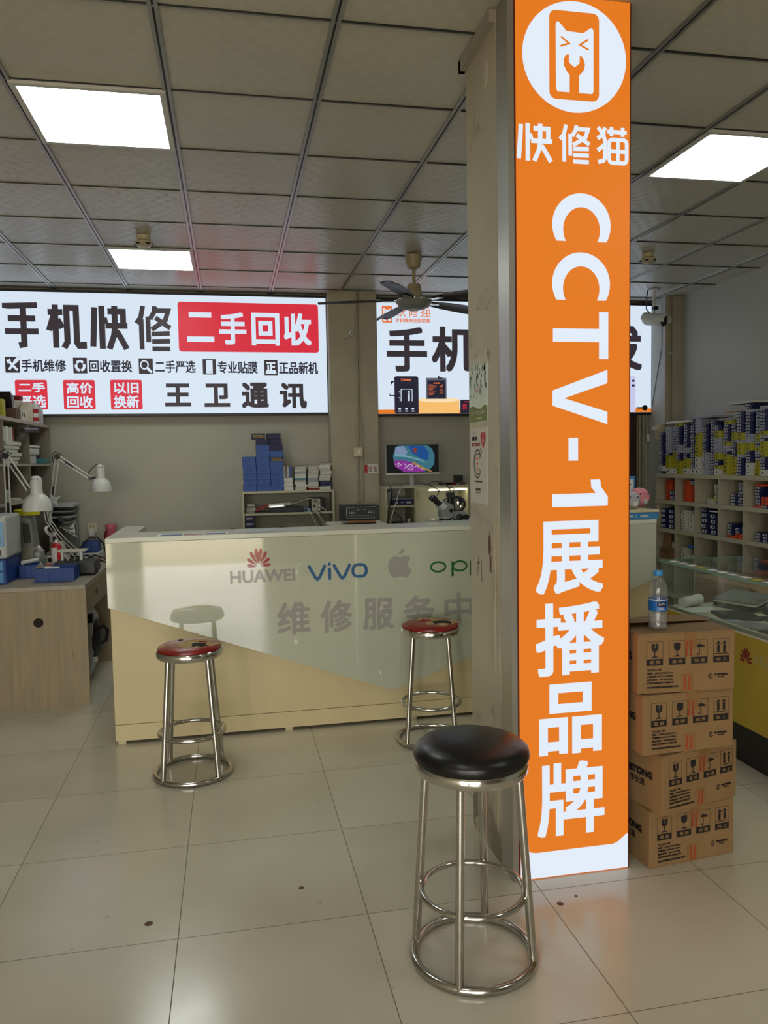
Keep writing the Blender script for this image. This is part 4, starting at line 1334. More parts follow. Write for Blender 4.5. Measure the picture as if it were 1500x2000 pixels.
build('body', MB().lathe([(.03, 0), (.033, .01), (.033, .13), (.02, .16), (.012, .165), (.012, .185), (0, .186)], (-1.55, 6.84, TZ), 20), 'white', t, True)
build('label', MB().lathe([(.0335, .02), (.0335, .05)], (-1.55, 6.84, TZ), 20, cap=False).lathe([(.0335, .085), (.0335, .12)], (-1.55, 6.84, TZ), 20, cap=False), 'red', t, True)
solo('spray_bottle', MB().lathe([(.036, 0), (.04, .01), (.04, .12), (.025, .15), (.015, .155), (.015, .17), (0, .172)], (-1.56, 7.00, TZ), 20), 'lgrey', (-1.56, 7.0, TZ), 'plain pale bottle at the right end of the hutch top', 'bottle', smooth=True)

# in the hutch cells
BZ = 1.4975
for k in range(6):
    w = .30 + .03 * (k % 2)
    solo('white_flat_box', MB().box(-1.72, -1.515 + .006 * (k % 3), 5.76 + .012 * (k % 2), 5.76 + .36 + .03 * (k % 3), BZ + k * .0262, BZ + k * .0262 + .0255, .0015), 'white_box', (-1.62, 5.95, BZ + k * .0262),
         'flat white box in the pile under the upright books', 'box', 'flat white boxes piled in the hutch')
bz = BZ + 6 * .0262
xk = 5.77
for k, (w, hgt, mm) in enumerate(((.05, .105, 'white'), (.055, .10, 'offpaper'), (.045, .108, 'white'), (.06, .10, 'offpaper'), (.05, .105, 'white_box'), (.045, .095, 'maroon'))):
    solo('manual_book', MB().box(-1.69, -1.525, xk, xk + w, bz, bz + hgt, .001), mm, (-1.6, xk + w / 2, bz),
         'dark red upright booklet last in the hutch book row' if mm == 'maroon' else 'pale upright booklet in the row on the white flat boxes', 'book', None if mm == 'maroon' else 'upright booklets in the hutch')
    xk += w + .004
t = thing('tool_handle', 'black round tool handle sticking out under hutch top', 'tool', (-1.5, 6.5, 1.72))
build('grip', MB().cyl((-1.476, 6.12, 1.74), (-1.476, 6.55, 1.756), .020, seg=16), 'black', t, True)
build('end_cap', MB().lathe([(.021, -.02), (.021, .006), (0, .008)], (-1.476, 6.55, 1.756), 16, (.0, 1, .04)), 'dark', t, True)
solo('white_container', MB().box(-1.74, -1.53, 6.46, 6.74, BZ, BZ + .065, .006), 'lgrey', (-1.63, 6.6, BZ), 'lower white plastic container in the right hutch cell', 'container')
t = thing('lidded_container', 'rounded white lidded container lying on top of the other one', 'container', (-1.63, 6.62, BZ + .0655))
build('body', MB().box(-1.76, -1.52, 6.45, 6.82, BZ + .0655, BZ + .125, .015), 'white_metal', t)
build('lid', MB().box(-1.765, -1.515, 6.445, 6.825, BZ + .1255, BZ + .145, .008), 'white', t)
build('handle', MB().tube([(-1.6, 6.52, BZ + .143), (-1.6, 6.53, BZ + .175), (-1.6, 6.62, BZ + .19), (-1.6, 6.70, BZ + .17), (-1.6, 6.72, BZ + .143)], .006), 'white', t, True)
t = thing('glue_gun', 'teal and grey hand tool lying at right of hutch cell', 'tool', (-1.55, 6.93, BZ))
build('body', MB().box(-1.62, -1.50, 6.85, 7.07, BZ + .002, BZ + .04, .006), 'teal', t)
build('grip', MB().box(-1.60, -1.54, 6.86, 6.92, BZ + .04, BZ + .075, .006, rot=(.6, 0, 0)), 'dark', t)
# lower right cell and lower left shelf
solo('white_mug', MB().lathe([(.03, 0), (.036, .08), (.033, .08), (.028, .008), (0, .008)], (-1.62, 6.10, 1.2255), 20, cap=False), 'white', (-1.62, 6.1, 1.2255), 'white cup on the lower hutch shelf behind the big lamp', 'cup', smooth=True)
t = thing('white_switch_box', 'white box with two black slots on lower hutch shelf', 'box', (-1.62, 5.9, 1.2255))
build('body', MB().box(-1.70, -1.55, 5.80, 5.98, 1.2255, 1.305, .004), 'lgrey', t)
build('slot', MB().box(-1.5502, -1.549, 5.83, 5.845, 1.25, 1.28).box(-1.5502, -1.549, 5.91, 5.925, 1.25, 1.28), 'black', t)
solo('folded_papers', MB().box(-1.74, -1.55, 6.10, 6.34, 1.2255, 1.24, rot=(0, 0, .1)), 'offpaper', (-1.65, 6.2, 1.2255), 'loose folded papers on the lower hutch shelf', 'papers')
t = thing('paper_tray', 'grey two tier tray of papers against the back wall', 'tray', (-1.39, 6.95, .75))
for k in range(4):
    build('tier', MB().box(-1.475, -1.275 - .01 * k, 6.80, 7.10, 1.135 - k * .045, 1.142 - k * .045 + (.02 if k == 0 else .008), .002), 'lgrey' if k % 2 == 0 else 'grey', t)
build('stand', MB().box(-1.475, -1.465, 6.80, 7.10, .7485, 1.14).box(-1.31, -1.295, 7.06, 7.10, .7485, .99).box(-1.475, -1.295, 7.09, 7.10, .7485, 1.14), 'grey', t)
build('paper_bundle', MB().box(-1.45, -1.30, 6.86, 7.06, .995, 1.0, rot=(0.3, .25, .1)).box(-1.44, -1.29, 6.84, 7.04, .965, .97, rot=(.25, .45, .3)).box(-1.42, -1.28, 6.82, 7.02, .93, .935, rot=(.2, .6, .5)), 'paper', t)

# bench clutter
DZ = .7485
t = thing('screen_laminator', 'white and pale blue machine with screen at bench left edge', 'machine', (-1.5, 5.3, 1.0))
build('drawer_unit', MB().box(-1.72, -1.375, 5.15, 5.50, DZ, .905, .004), 'blue_plastic', t)
build('drawer_front', MB().box(-1.7, -1.39, 5.146, 5.15, .76, .825, .002).box(-1.7, -1.39, 5.146, 5.15, .835, .895, .002), 'blue_edge', t)
build('body', MB().box(-1.72, -1.365, 5.15, 5.50, .9055, 1.175, .018), 'lgrey', t)
build('screen_bezel', MB().box(-1.70, -1.378, 5.142, 5.15, .985, 1.135, .004), 'pale_blue', t)
build('screen', MB().box(-1.68, -1.398, 5.139, 5.143, 1.0, 1.12), 'screen_grey', t)
build('button', MB().box(-1.46, -1.448, 5.145, 5.15, .93, .965).box(-1.435, -1.423, 5.145, 5.15, .93, .965).box(-1.41, -1.398, 5.145, 5.15, .93, .965), 'dark', t)
t = thing('bubble_remover', 'tall grey machine with a sloping screen beside the lamp', 'machine', (-1.5, 6.0, DZ))
build('body', MB().prism([(-1.70, 5.92, DZ), (-1.36, 5.92, DZ), (-1.36, 5.92, .80), (-1.40, 5.92, .82), (-1.43, 5.92, 1.125), (-1.70, 5.92, 1.125)], (0, .26, 0)), 'grey', t)
build('front_plate', MB().prism([(-1.462, 5.914, .845), (-1.385, 5.914, .86), (-1.40, 5.914, 1.105), (-1.475, 5.914, 1.115)], (0, .006, 0)), 'lgrey', t)
build('screen', MB().prism([(-1.452, 5.911, .93), (-1.402, 5.911, .935), (-1.412, 5.911, 1.07), (-1.462, 5.911, 1.075)], (0, .004, 0)), 'screen_grey', t)
build('foot', MB().box(-1.45, -1.37, 5.93, 6.15, DZ, .785, .003), 'dark', t)
solo('yellow_spool', MB().lathe([(.088, 0), (.09, .002), (.09, .038), (.084, .040), (.083, .006), (0, .006)], (-1.45, 6.02, 1.1255), 36, cap=False), 'yellow', (-1.45, 6.02, 1.1255), 'bright yellow round spool lying on the tall grey machine', 'spool', smooth=True)

def bin_(name, label, x0, x1, y0, y1, z0, hgt, group='blue plastic parts bins'):
    t = thing(name, label, 'parts bin', ((x0 + x1) / 2, (y0 + y1) / 2, z0), 0, group)
    m = MB(); w = .004
    m.box(x0 + .004, x1 - .004, y0 + .004, y1 - .004, z0, z0 + w)
    m.box(x0, x1, y0, y0 + w, z0 + .001, z0 + hgt, .001).box(x0, x1, y1 - w, y1, z0 + .001, z0 + hgt, .001)
    m.box(x0, x0 + w, y0, y1, z0 + .001, z0 + hgt, .001).box(x1 - w, x1, y0, y1, z0 + .001, z0 + hgt, .001)
    build('tub', m, 'blue_plastic', t)
    r = MB()
    n = max(3, int((x1 - x0) / .06))
    for k in range(n + 1):
        x = x0 + (x1 - x0) * k / n
        r.box(x - .003, x + .003, y0 - .004, y0, z0 + .002, z0 + hgt - .004)
    n = max(2, int((y1 - y0) / .06))
    for k in range(n + 1):
        y = y0 + (y1 - y0) * k / n
        r.box(x1, x1 + .004, y - .003, y + .003, z0 + .002, z0 + hgt - .004)
    r.box(x0 - .004, x1 + .004, y0 - .005, y0, z0 + hgt - .006, z0 + hgt)
    build('rib', r, 'blue_plastic', t)
    return t
bin_('parts_bin', 'long blue parts bin at the front edge of the workbench', -1.212, -.985, 5.165, 5.33, DZ, .088)
solo('paper_slip', MB().box(-1.17, -1.08, 5.20, 5.29, DZ + .07, DZ + .072, rot=(.25, .1, .3)), 'paper', (-1.12, 5.25, DZ + .07), 'white paper slip in the long blue bin', 'paper')
solo('metal_clip', MB().prism([(-1.225, 5.21, DZ + .085), (-1.175, 5.20, DZ + .088), (-1.195, 5.23, DZ + .118)], (.004, .03, 0)), 'alu', (-1.2, 5.2, DZ + .08), 'bent metal clip resting on the left rim of long blue bin', 'clip')
bin_('parts_bin', 'small blue parts bin beside the pale blue machine', -1.36, -1.26, 5.40, 5.58, DZ, .085)
solo('white_tube', MB().cyl((-1.345, 5.42, DZ + .100), (-1.285, 5.54, DZ + .102), .014), 'white', (-1.31, 5.48, DZ + .07), 'white tube lying across the small blue bin', 'tube', smooth=True)
bin_('parts_bin', 'blue parts bin far back on the bench near the wall', -1.13, -1.02, 6.30, 6.45, DZ + .055, .085)
solo('closed_notebook', MB().box(-1.18, -1.0, 6.26, 6.50, DZ, DZ + .054, .003), 'lgrey', (-1.08, 6.38, DZ), 'pale block under the far blue bin', 'block')

t = thing('power_supply', 'black vented power supply at the right edge of the bench', 'power supply', (-1.02, 5.52, DZ))
build('case', MB().box(-1.155, -.895, 5.40, 5.62, DZ + .012, DZ + .092, .004), 'dark', t)
v = MB()
for k in range(8):
    x = -1.10 + k * .022
    v.box(x, x + .007, 5.3985, 5.401, DZ + .03, DZ + .075, rot=(0, .3, 0))
build('vent_slot', v, 'black', t)
f = MB()
for x in (-1.13, -.92):
    for y in (5.42, 5.60):
        f.lathe([(.012, 0), (.012, .012)], (x, y, DZ), 12)
build('foot', f, 'black', t)
t = thing('repair_stand', 'little white table stand of tools on black power supply', 'stand', (-1.05, 5.54, DZ + .0925))
build('plate', MB().box(-1.155, -.965, 5.47, 5.62, DZ + .152, DZ + .160, .002), 'offpaper', t)
for x in (-1.12, -1.0):
    build('leg', MB().box(x - .008, x + .008, 5.52, 5.536, DZ + .0925, DZ + .152), 'white', t)
for k in range(4):
    solo('tweezers', MB().cyl((-1.08 + .02 * k, 5.50, DZ + .0925), (-1.085 + .024 * k, 5.51, DZ + .135 - .006 * k), .006), 'black' if k % 2 else 'steel', (-1.08 + .02 * k, 5.5, DZ + .0925), 'small hand tool standing under the white repair stand', 'tool', 'hand tools under the repair stand')
def spray(label, x, y, h, r, c1, c2):
    t = thing('spray_can', label, 'spray can', (x, y, DZ))
    build('body', MB().lathe([(r, 0), (r, h * .80), (r * .6, h * .88), (r * .35, h * .9)], (x, y, DZ), 24), c1, t, True)
    m = MB()
    m.raw([(x + (r + .0006) * sin(radians(a)), y - (r + .0006) * cos(radians(a)), DZ + zz) for zz in (h * .08, h * .75) for a in range(-75, 16, 10)], [(i, i + 1, 11 + i, 10 + i) for i in range(9)])
    build('label', m, c2, t, True)
    build('nozzle', MB().lathe([(r * .34, h * .9), (r * .30, h * .97), (r * .2, h), (0, h)], (x, y, DZ), 16), 'white', t, True)
spray('grey spray can with printed label on the bench', -1.30, 5.68, .185, .035, 'grey', 'lgrey')
spray('red and white spray can beside the grey one', -1.20, 5.74, .215, .034, 'red', 'paper')
solo('tape_roll', MB().ring((-1.29, 5.93, DZ + .012), .035, .011, 28, 8), 'orange', (-1.29, 5.93, DZ), 'orange tape roll between the two spray cans', 'tape roll', smooth=True)
solo('teal_pot', MB().lathe([(.026, 0), (.028, .045), (0, .046)], (-1.145, 5.78, DZ), 20), 'teal', (-1.145, 5.78, DZ), 'small teal pot behind the white repair stand', 'pot', smooth=True)
solo('backing_sheet', MB().box(-1.46, -1.32, 5.86, 5.866, DZ, DZ + .16, rot=(-.08, 0, 0)), 'offpaper', (-1.39, 5.86, DZ), 'pale board leaning at the foot of the tall grey machine', 'board')
t = thing('socket_strip', 'white power strip with black sockets by the tall machine', 'power strip', (-1.28, 6.2, DZ))
build('body', MB().box(-1.36, -1.20, 6.14, 6.22, DZ, DZ + .055, .004), 'white', t)
s = MB()
for k in range(3):
    s.box(-1.345 + .045 * k, -1.32 + .045 * k, 6.1385, 6.141, DZ + .015, DZ + .042)
build('socket', s, 'black', t)
t = thing('heat_gun_stand', 'white cylinder tool holder with black tube, under lamp', 'tool holder', (-1.33, 6.35, DZ))
build('holder', MB().lathe([(.06, 0), (.06, .10), (.045, .14)], (-1.33, 6.40, DZ), 24), 'offpaper', t, True)
build('black_tube', MB().cyl((-1.36, 6.36, .985), (-1.275, 6.30, 1.07), .030, seg=18), 'black', t, True)
build('white_disc', MB().lathe([(.05, 0), (.052, .008), (0, .012)], (-1.365, 6.365, .978), 24, (-.7, .5, -.65)), 'white', t, True)
for k, (dx, cc) in enumerate(((0, 'cable_white'), (.015, 'cable_white'), (.03, 'cable_white'), (.008, 'black'))):
    solo('hanging_cable', MB().tube([(-1.36 + dx, 6.14 + .024 * k, 1.16), (-1.345 + dx, 6.12 + .024 * k, 1.07), (-1.30 + dx, 6.10 + .024 * k, 1.0), (-1.25 + dx * 1.5, 6.08 + .024 * k, .92), (-1.20 + dx * 2, 6.1 + .03 * k, .85), (-1.14 + dx * 2, 6.06 + .03 * k, .80), (-1.06 + dx, 6.0 + .03 * k, DZ + .008)], .0038, 6), cc,
         (-1.25, 6.15, .95), 'black cable hanging with the white ones from the bench lamp' if cc == 'black' else 'white cable hanging in the bundle from the bench lamp', 'cable', None if cc == 'black' else 'white cables below the lamps', smooth=True)
solo('looped_cable', MB().tube([(-1.20, 6.25, DZ + .02), (-1.12, 6.2, .86), (-1.06, 6.18, .925), (-1.0, 6.2, .93), (-.96, 6.22, .88), (-.95, 6.24, .80), (-.96, 6.28, DZ + .008)], .006, 8), 'black', (-1.06, 6.2, .8), 'thick black cable looping over the far blue bin', 'cable', smooth=True)
for k, pts in enumerate(([(-1.16, 5.80, DZ + .006), (-1.08, 5.84, DZ + .03), (-1.0, 5.81, DZ + .045), (-.95, 5.84, DZ + .02), (-.93, 5.82, DZ + .006)],
                         [(-1.12, 6.20, DZ + .006), (-1.02, 6.16, DZ + .05), (-.96, 6.15, DZ + .03), (-.92, 6.12, DZ + .006)],
                         [(-1.19, 6.02, DZ + .006), (-1.12, 6.0, DZ + .06), (-1.04, 5.98, DZ + .07), (-.97, 6.02, DZ + .03), (-.92, 6.05, DZ + .006)])):
    solo('bench_cable', MB().tube(pts, .0055, 6), 'black', pts[0], 'black cable lying in the clutter on the workbench', 'cable', 'black cables on the workbench', smooth=True)
rnd = random.Random(3)
CL = ['black', 'white', 'grey', 'dark', 'paper', 'red', 'steel', 'offpaper', 'black', 'lgrey']
for k in range(26):
    x, y = rnd.uniform(-1.17, -.93), rnd.uniform(5.70, 6.22)
    w, d, hh = rnd.uniform(.02, .075), rnd.uniform(.012, .04), rnd.uniform(.006, .03)
    solo('phone_part', MB().box(x - w / 2, x + w / 2, y - d / 2, y + d / 2, DZ, DZ + hh, .0015, rot=(0, 0, rnd.uniform(-1.2, 1.2))), CL[k % len(CL)], (x, y, DZ), 'small loose phone part in the clutter on the workbench', 'phone part', 'loose phone parts on the workbench')
t = thing('insulated_bottle', 'pink insulated bottle with handle behind the counter end', 'bottle', (-1.015, 6.98, DZ))
build('body', MB().lathe([(.04, 0), (.042, .01), (.042, .17), (.044, .175), (.044, .215), (.04, .222), (0, .223)], (-1.015, 6.98, DZ), 24), 'pink', t, True)
build('handle', MB().tube([(-1.045, 6.94, DZ + .17), (-1.055, 6.925, DZ + .15), (-1.055, 6.925, DZ + .08), (-1.045, 6.94, DZ + .06)], .007), 'maroon', t, True)
t = thing('wall_outlet', 'white wall outlet with a plug above bench by pink bottle', 'outlet', (-1.19, YB, .92))
build('plate', MB().box(-1.235, -1.155, YB - .012, YB - .0005, .885, .97, .003), 'cream_plastic', t)
build('plug', MB().box(-1.22, -1.175, YB - .06, YB - .012, .86, .92, .006), 'white', t)
build('socket_hole', MB().box(-1.212, -1.205, YB - .0128, YB - .0115, .93, .95).box(-1.19, -1.183, YB - .0128, YB - .0115, .93, .95), 'black', t)

# ------------------------------------------------------------------ clamp lamps
def lamp(label, base, elbow, head, shade_c, R, dia, base_z):
    t = thing('desk_lamp', label, 'lamp', (base[0], base[1], base_z), 0, 'white swing arm lamps')
    B, E_, Hd, S = Vector(base), Vector(elbow), Vector(head), Vector(shade_c)
    build('clamp', MB().box(base[0] - .03, base[0] + .03, base[1] - .025, base[1] + .025, base_z, base_z + .05, .004).cyl((base[0], base[1], base_z + .05), tuple(B), .011), 'white_metal', t)
    def arm(nm, a, b):
        m = MB(); d = (b - a).normalized(); s = d.cross(Vector((0, 1, 0))).normalized() * .013
        m.cyl(a + s, b + s, .0055, seg=10); m.cyl(a - s, b - s, .0055, seg=10)
        p = build(nm, m, 'white_metal', t, True)
        q = MB(); q.cyl(a + (b - a) * .22, a + (b - a) * .48, .0075, seg=10)
        build('spring', q, 'black', p, True)
    arm('lower_arm', B, E_); arm('upper_arm', E_, Hd)
    build('elbow_joint', MB().lathe([(.022, -.012), (.022, .012)], E_, 18, (0, 1, 0)), 'black', t, True)
    build('head_joint', MB().lathe([(.014, -.012), (.014, .012)], Hd, 14, (0, 1, 0)).cyl(Hd, S + Vector((0, 0, .04)), .006), 'black', t, True)
    z = S.z
    sh = build('shade', MB().lathe([(R, -.085 * dia), (R * 1.0, -.07 * dia), (R * .96, -.042 * dia), (R * .86, -.012 * dia), (R * .70, .010 * dia), (R * .52, .024 * dia), (R * .43, .030 * dia), (R * .40, .05 * dia), (R * .40, .115 * dia), (R * .34, .138 * dia), (R * .2, .148 * dia), (0, .15 * dia)], S, 32, cap=False), 'white_metal', t, True)
    h = MB()
    for k in range(3):
        h.lathe([(.004, 0), (.004, .003)], S + Vector((-.018 + .018 * k, -R * .37, .128 * dia)), 8, (0, -1, .5))
    build('vent_hole', h, 'black', sh)
    build('bulb', MB().lathe([(0, -.07 * dia), (R * .3, -.05 * dia), (R * .25, 0), (R * .15, .04 * dia)], S, 16), 'paper', sh, True)
    build('cord', MB().tube([Hd + Vector((-.01, 0, 0)), Hd + Vector((-.01, 0, .05)), Hd + Vector((.02, 0, .085)), S + Vector((-R * .25, 0, .135 * dia + .02)), S + Vector((-R * .3, 0, .11 * dia))], .0035, 6), 'black', t, True)
    build('elbow_cord', MB().tube([E_ + Vector((-.03, 0, -.05)), E_ + Vector((-.04, 0, .02)), E_ + Vector((-.01, 0, .04)), E_ + Vector((.04, 0, .01))], .0035, 6), 'black', t, True)
lamp('white swing arm desk lamp with its shade over the yellow spool', (-1.462, 5.60, .95), (-1.462, 5.60, 1.55), (-1.325, 5.60, 1.315), (-1.275, 5.58, 1.262), .094, 1.0, DZ)
lamp('white swing arm desk lamp reaching out in front of the bare wall', (-1.40, 6.52, 1.10), (-1.325, 6.52, 1.548), (-1.085, 6.52, 1.372), (-1.005, 6.50, 1.345), .082, .9, DZ)
t = thing('star_clip', 'white star shaped clip on the post of far lamp', 'clip', (-1.36, 6.50, 1.19))
build('star', MB().prism([(-1.36 + (.06 if k % 2 == 0 else .022) * cos(2 * pi * k / 8 + .5), 6.495, 1.21 + (.06 if k % 2 == 0 else .022) * sin(2 * pi * k / 8 + .5)) for k in range(8)], (0, .008, 0)), 'white', t)
build('pin', MB().cyl((-1.36, 6.494, 1.21), (-1.36, 6.503, 1.21), .006), 'grey', t)

# ================================================================== behind the counter
t = thing('wall_shelf_unit', 'ivory shelf unit behind the counter topped with blue boxes', 'shelf', (.5, 7.0, 0))
build('side_panel', MB().box(.098, .116, 6.85, 7.18, 0, 1.203, .001), 'shelf_board', t)
build('side_panel', MB().box(.889, .904, 6.85, 6.968, 0, 1.203, .001), 'shelf_board', t)
build('top_board', MB().box(.098, .904, 6.848, 7.18, 1.2035, 1.223, .001), 'shelf_board', t)
build('shelf_board', MB().box(.1165, .8885, 6.86, 7.17, 1.012, 1.030, .001), 'shelf_board', t)
build('shelf_board', MB().box(.1165, .8885, 6.86, 7.17, .70, .718, .001), 'shelf_board', t)
build('back_board', MB().box(.1165, .8885, 7.17, 7.178, 0, 1.203), 'wallpaint', t)
SZ = 1.2235
bw, bh = .113, .0495
def blue(x, z, lab, grp, y=6.87, open_=False, dark=False, rz=0, d=.16):
    m = MB()
    if not open_:
        m.box(x - bw / 2, x + bw / 2, y, y + d, z, z + bh, .0015)
        m.slot = 1
        m.box(x - .02, x + .02, y - .0008, y, z + bh * .55, z + bh * .62)
        m.slot = 0
        mats = ['navy_box' if dark else 'blue_box', 'navy_box']
    else:
        m.box(x - bw / 2, x + bw / 2, y, y + d, z, z + .008)
        m.box(x - bw / 2, x - bw / 2 + .006, y, y + d, z + .008, z + bh)
        m.box(x + bw / 2 - .006, x + bw / 2, y, y + d, z + .008, z + bh)
        m.box(x - bw / 2 + .006, x + bw / 2 - .006, y, y + d, z + bh - .006, z + bh)
        m.slot = 1
        m.box(x - bw / 2 + .008, x + bw / 2 - .008, y + .01, y + d, z + .009, z + .030)
        mats = ['navy_box' if dark else 'blue_box', 'kraft']
    return solo('blue_drawer_box', m, mats, (x, y + d / 2, z), lab, 'box', grp)
for c, (x, n, nd) in enumerate(((.172, 6, 0), (.290, 8, 1), (.407, 7, 3))):
    z = SZ
    cn = ('left', 'middle', 'right')[c]
    for k in range(n):
        op = (c == 2 and k == 5)
        xx = x + (-.004, .003, 0, .002, -.003)[k % 5]
        if op:
            blue(xx + .008, z, 'open blue box showing kraft lining in the right blue stack', None, open_=True)
        else:
            blue(xx, z, 'blue drawer box in the %s of the three blue stacks' % cn, 'blue boxes in the %s stack' % cn)
        z += bh + .0008
    for k in range(nd):
        blue(x - .008 * (1 if c == 2 else -.6) * (k + .3), z, 'navy box in the top part of the right blue stack' if c == 2 else 'navy box under the open box on the middle stack', 'navy boxes on the right stack' if c == 2 else None, dark=True)
        z += bh * 1.0 + .0008
    if c == 1:
        blue(x - .035, z, 'open navy tray box on top of the middle blue stack', None, open_=True, dark=True)
# grey and white part boxes right of the blue ones
rnd = random.Random(11)
for c, (x, w, ztop) in enumerate(((.50, .082, 1.415), (.615, .098, 1.43), (.725, .09, 1.435), (.832, .10, 1.455))):
    z = SZ
    k = 0
    while z < ztop - .006 and not (c == 0 and k >= 3):
        hh = rnd.choice((.016, .022, .03, .036))
        if z + hh > ztop: hh = max(.01, ztop - z)
        mm = rnd.choice(('white_box', 'white_box', 'grey_box', 'offpaper', 'paper'))
        if c == 3 and k in (1, 2): mm = 'navy_box'
        if c == 2 and k == 0: mm = 'maroon'
        if c == 1 and k == 4: mm = 'teal'
        dx = rnd.uniform(-.006, .006)
        where = ('first', 'second', 'third', 'fourth')[c]
        cname = {'navy_box': 'navy', 'maroon': 'dark red', 'teal': 'teal', 'white_box': 'pale', 'grey_box': 'grey', 'offpaper': 'pale', 'paper': 'pale'}[mm]
        solo('part_box', MB().box(x + dx - w / 2, x + dx + w / 2, 6.875, 7.02, z, z + hh, .001, rot=(0, 0, rnd.uniform(-.05, .05))), mm, (x, 6.95, z),
             '%s flat part box in %s pile right of the blue boxes' % (cname, where), 'box', '%s part boxes in the %s pile' % (cname, where))
        z += hh + .0012
        k += 1
    if c == 0:
        for q, (dx, hh, mm) in enumerate(((-.028, .10, 'white_box'), (.0, .105, 'offpaper'), (.024, .095, 'blue_box'))):
            solo('upright_booklet', MB().box(x + dx - .010, x + dx + .010, 6.88, 7.0, z + .001, z + hh, .001, rot=(0, .03 * q, 0)), mm, (x + dx, 6.94, z),
                 ('cream narrow box', 'pale narrow box', 'blue narrow box')[q] + ' standing upright beside the blue stacks', 'box')
# on the middle shelf
MZ = 1.0305
for k in range(5):
    solo('wrapped_part', MB().box(.125 + .004 * k, .205 + .006 * (k % 3), 6.89, 7.02, MZ + .016 * k, MZ + .016 * k + .014, .002, rot=(0, .03 * (k - 2), 0)), ('grey', 'lgrey', 'offpaper', 'grey', 'paper')[k], (.165, 6.95, MZ + .016 * k), 'wrapped part in small heap at left of the ivory shelf', 'part', 'wrapped parts on the ivory shelf')
solo('red_book', MB().box(.21, .325, 6.885, 7.0, MZ + .036, MZ + .050, .001, rot=(0, -.4, 0)), 'red', (.265, 6.94, MZ), 'red edged book tilted up on the ivory shelf', 'book')
solo('black_tray', MB().box(.215, .36, 6.87, 7.0, MZ, MZ + .012, .002), 'black', (.29, 6.93, MZ), 'flat black tray under the tilted red book', 'tray')
t = thing('work_light', 'white tube work light lying on the ivory shelf', 'lamp', (.45, 6.93, MZ))
build('stack', MB().box(.34, .62, 6.88, 7.05, MZ, MZ + .045, .003), 'dark', t)
build('housing', MB().box(.325, .475, 6.885, 6.985, MZ + .046, MZ + .082, .006, rot=(0, -.06, 0)), 'white', t)
build('tube', MB().cyl((.335, 6.88, MZ + .052), (.455, 6.88, MZ + .06), .006), mat('lit_tube', (235, 238, 232), .4, emit=(235, 240, 236), strength=.8, var=0), t, True)
build('connector', MB().box(.476, .525, 6.90, 6.97, MZ + .062, MZ + .088, .003), 'lgrey', t)
build('cable', MB().tube([(.525, 6.93, MZ + .076), (.58, 6.93, MZ + .08), (.64, 6.91, MZ + .105), (.69, 6.886, MZ + .118), (.745, 6.885, MZ + .10), (.77, 6.88, MZ + .05), (.83, 6.88, MZ + .01)], .004, 6), 'cable_white', t, True)
t = thing('hot_air_station', 'black and white hot air station with knobs on shelf', 'instrument', (.76, 6.95, MZ))
build('case', MB().box(.70, .82, 6.90, 7.10, MZ, MZ + .118, .004), 'black', t)
build('front', MB().box(.705, .782, 6.896, 6.9, MZ + .006, MZ + .112), 'offpaper', t)
build('knob', MB().lathe([(.012, 0), (.011, .01), (0, .011)], (.728, 6.896, MZ + .05), 16, (0, -1, 0)).lathe([(.007, 0), (.006, .008), (0, .009)], (.767, 6.896, MZ + .07), 12, (0, -1, 0)).lathe([(.007, 0), (.006, .008), (0, .009)], (.767, 6.896, MZ + .035), 12, (0, -1, 0)), 'black', t, True)
build('display', MB().box(.73, .76, 6.894, 6.897, MZ + .085, MZ + .10), 'hollow', t)
t = thing('blue_meter', 'pale blue little meter with display on the ivory shelf', 'instrument', (.67, 6.91, MZ))
build('case', MB().box(.635, .695, 6.885, 6.95, MZ, MZ + .03, .003), 'pale_blue', t)
build('display', MB().box(.641, .668, 6.8835, 6.886, MZ + .006, MZ + .024), 'hollow', t)
for k in range(4):
    solo('thin_cable', MB().tube([(.66 + .03 * k, 6.88, MZ + .012), (.69 + .03 * k, 6.845, MZ - .01), (.72 + .035 * k, 6.84, MZ - .08), (.75 + .04 * k, 6.83, MZ - .16)], .003, 6), 'cable_white' if k % 2 == 0 else 'black', (.7, 6.86, MZ), ('white' if k % 2 == 0 else 'black') + ' thin cable trailing down from the ivory shelf', 'cable', ('white' if k % 2 == 0 else 'black') + ' cables trailing from the ivory shelf', smooth=True)
# lower shelf of the ivory unit
for k in range(6):
    m = MB().box(.122, .198, 6.88, 7.0, .7185 + k * .0485, .7185 + k * .0485 + .0475, .001)
    m.slot = 1
    m.box(.130, .172, 6.8788, 6.8805, .7185 + k * .0485 + .018, .7185 + k * .0485 + .032)
    m.box(.176, .192, 6.8788, 6.8805, .7185 + k * .0485 + .020, .7185 + k * .0485 + .030)
    solo('navy_drawer_box', m, ['navy_box', 'label'], (.16, 6.94, .7185 + k * .0485), 'navy box with white labels stacked at shelf bottom left', 'box', 'navy labelled boxes low on the ivory shelf')
for k in range(5):
    solo('glass_vial', MB().lathe([(.011, 0), (.012, .02), (.012, .19), (.010, .21)], (.50 + .028 * k, 6.90 + .01 * (k % 2), .7185), 12), 'pet', (.5 + .028 * k, 6.9, .7185), 'clear glass vial in the row on the lower ivory shelf', 'vial', 'glass vials on the ivory shelf', smooth=True)
t = thing('card_reader', 'small black device beside the glass vials on lower shelf', 'device', (.44, 6.9, .7185))
build('body', MB().box(.415, .465, 6.875, 6.93, .7185, .905, .008), 'black', t)
build('front', MB().box(.42, .46, 6.8735, 6.876, .88, .898), 'lgrey', t)
t = thing('office_chair', 'black seat back top just showing above the counter ledge', 'chair', (.01, 6.5, 0))
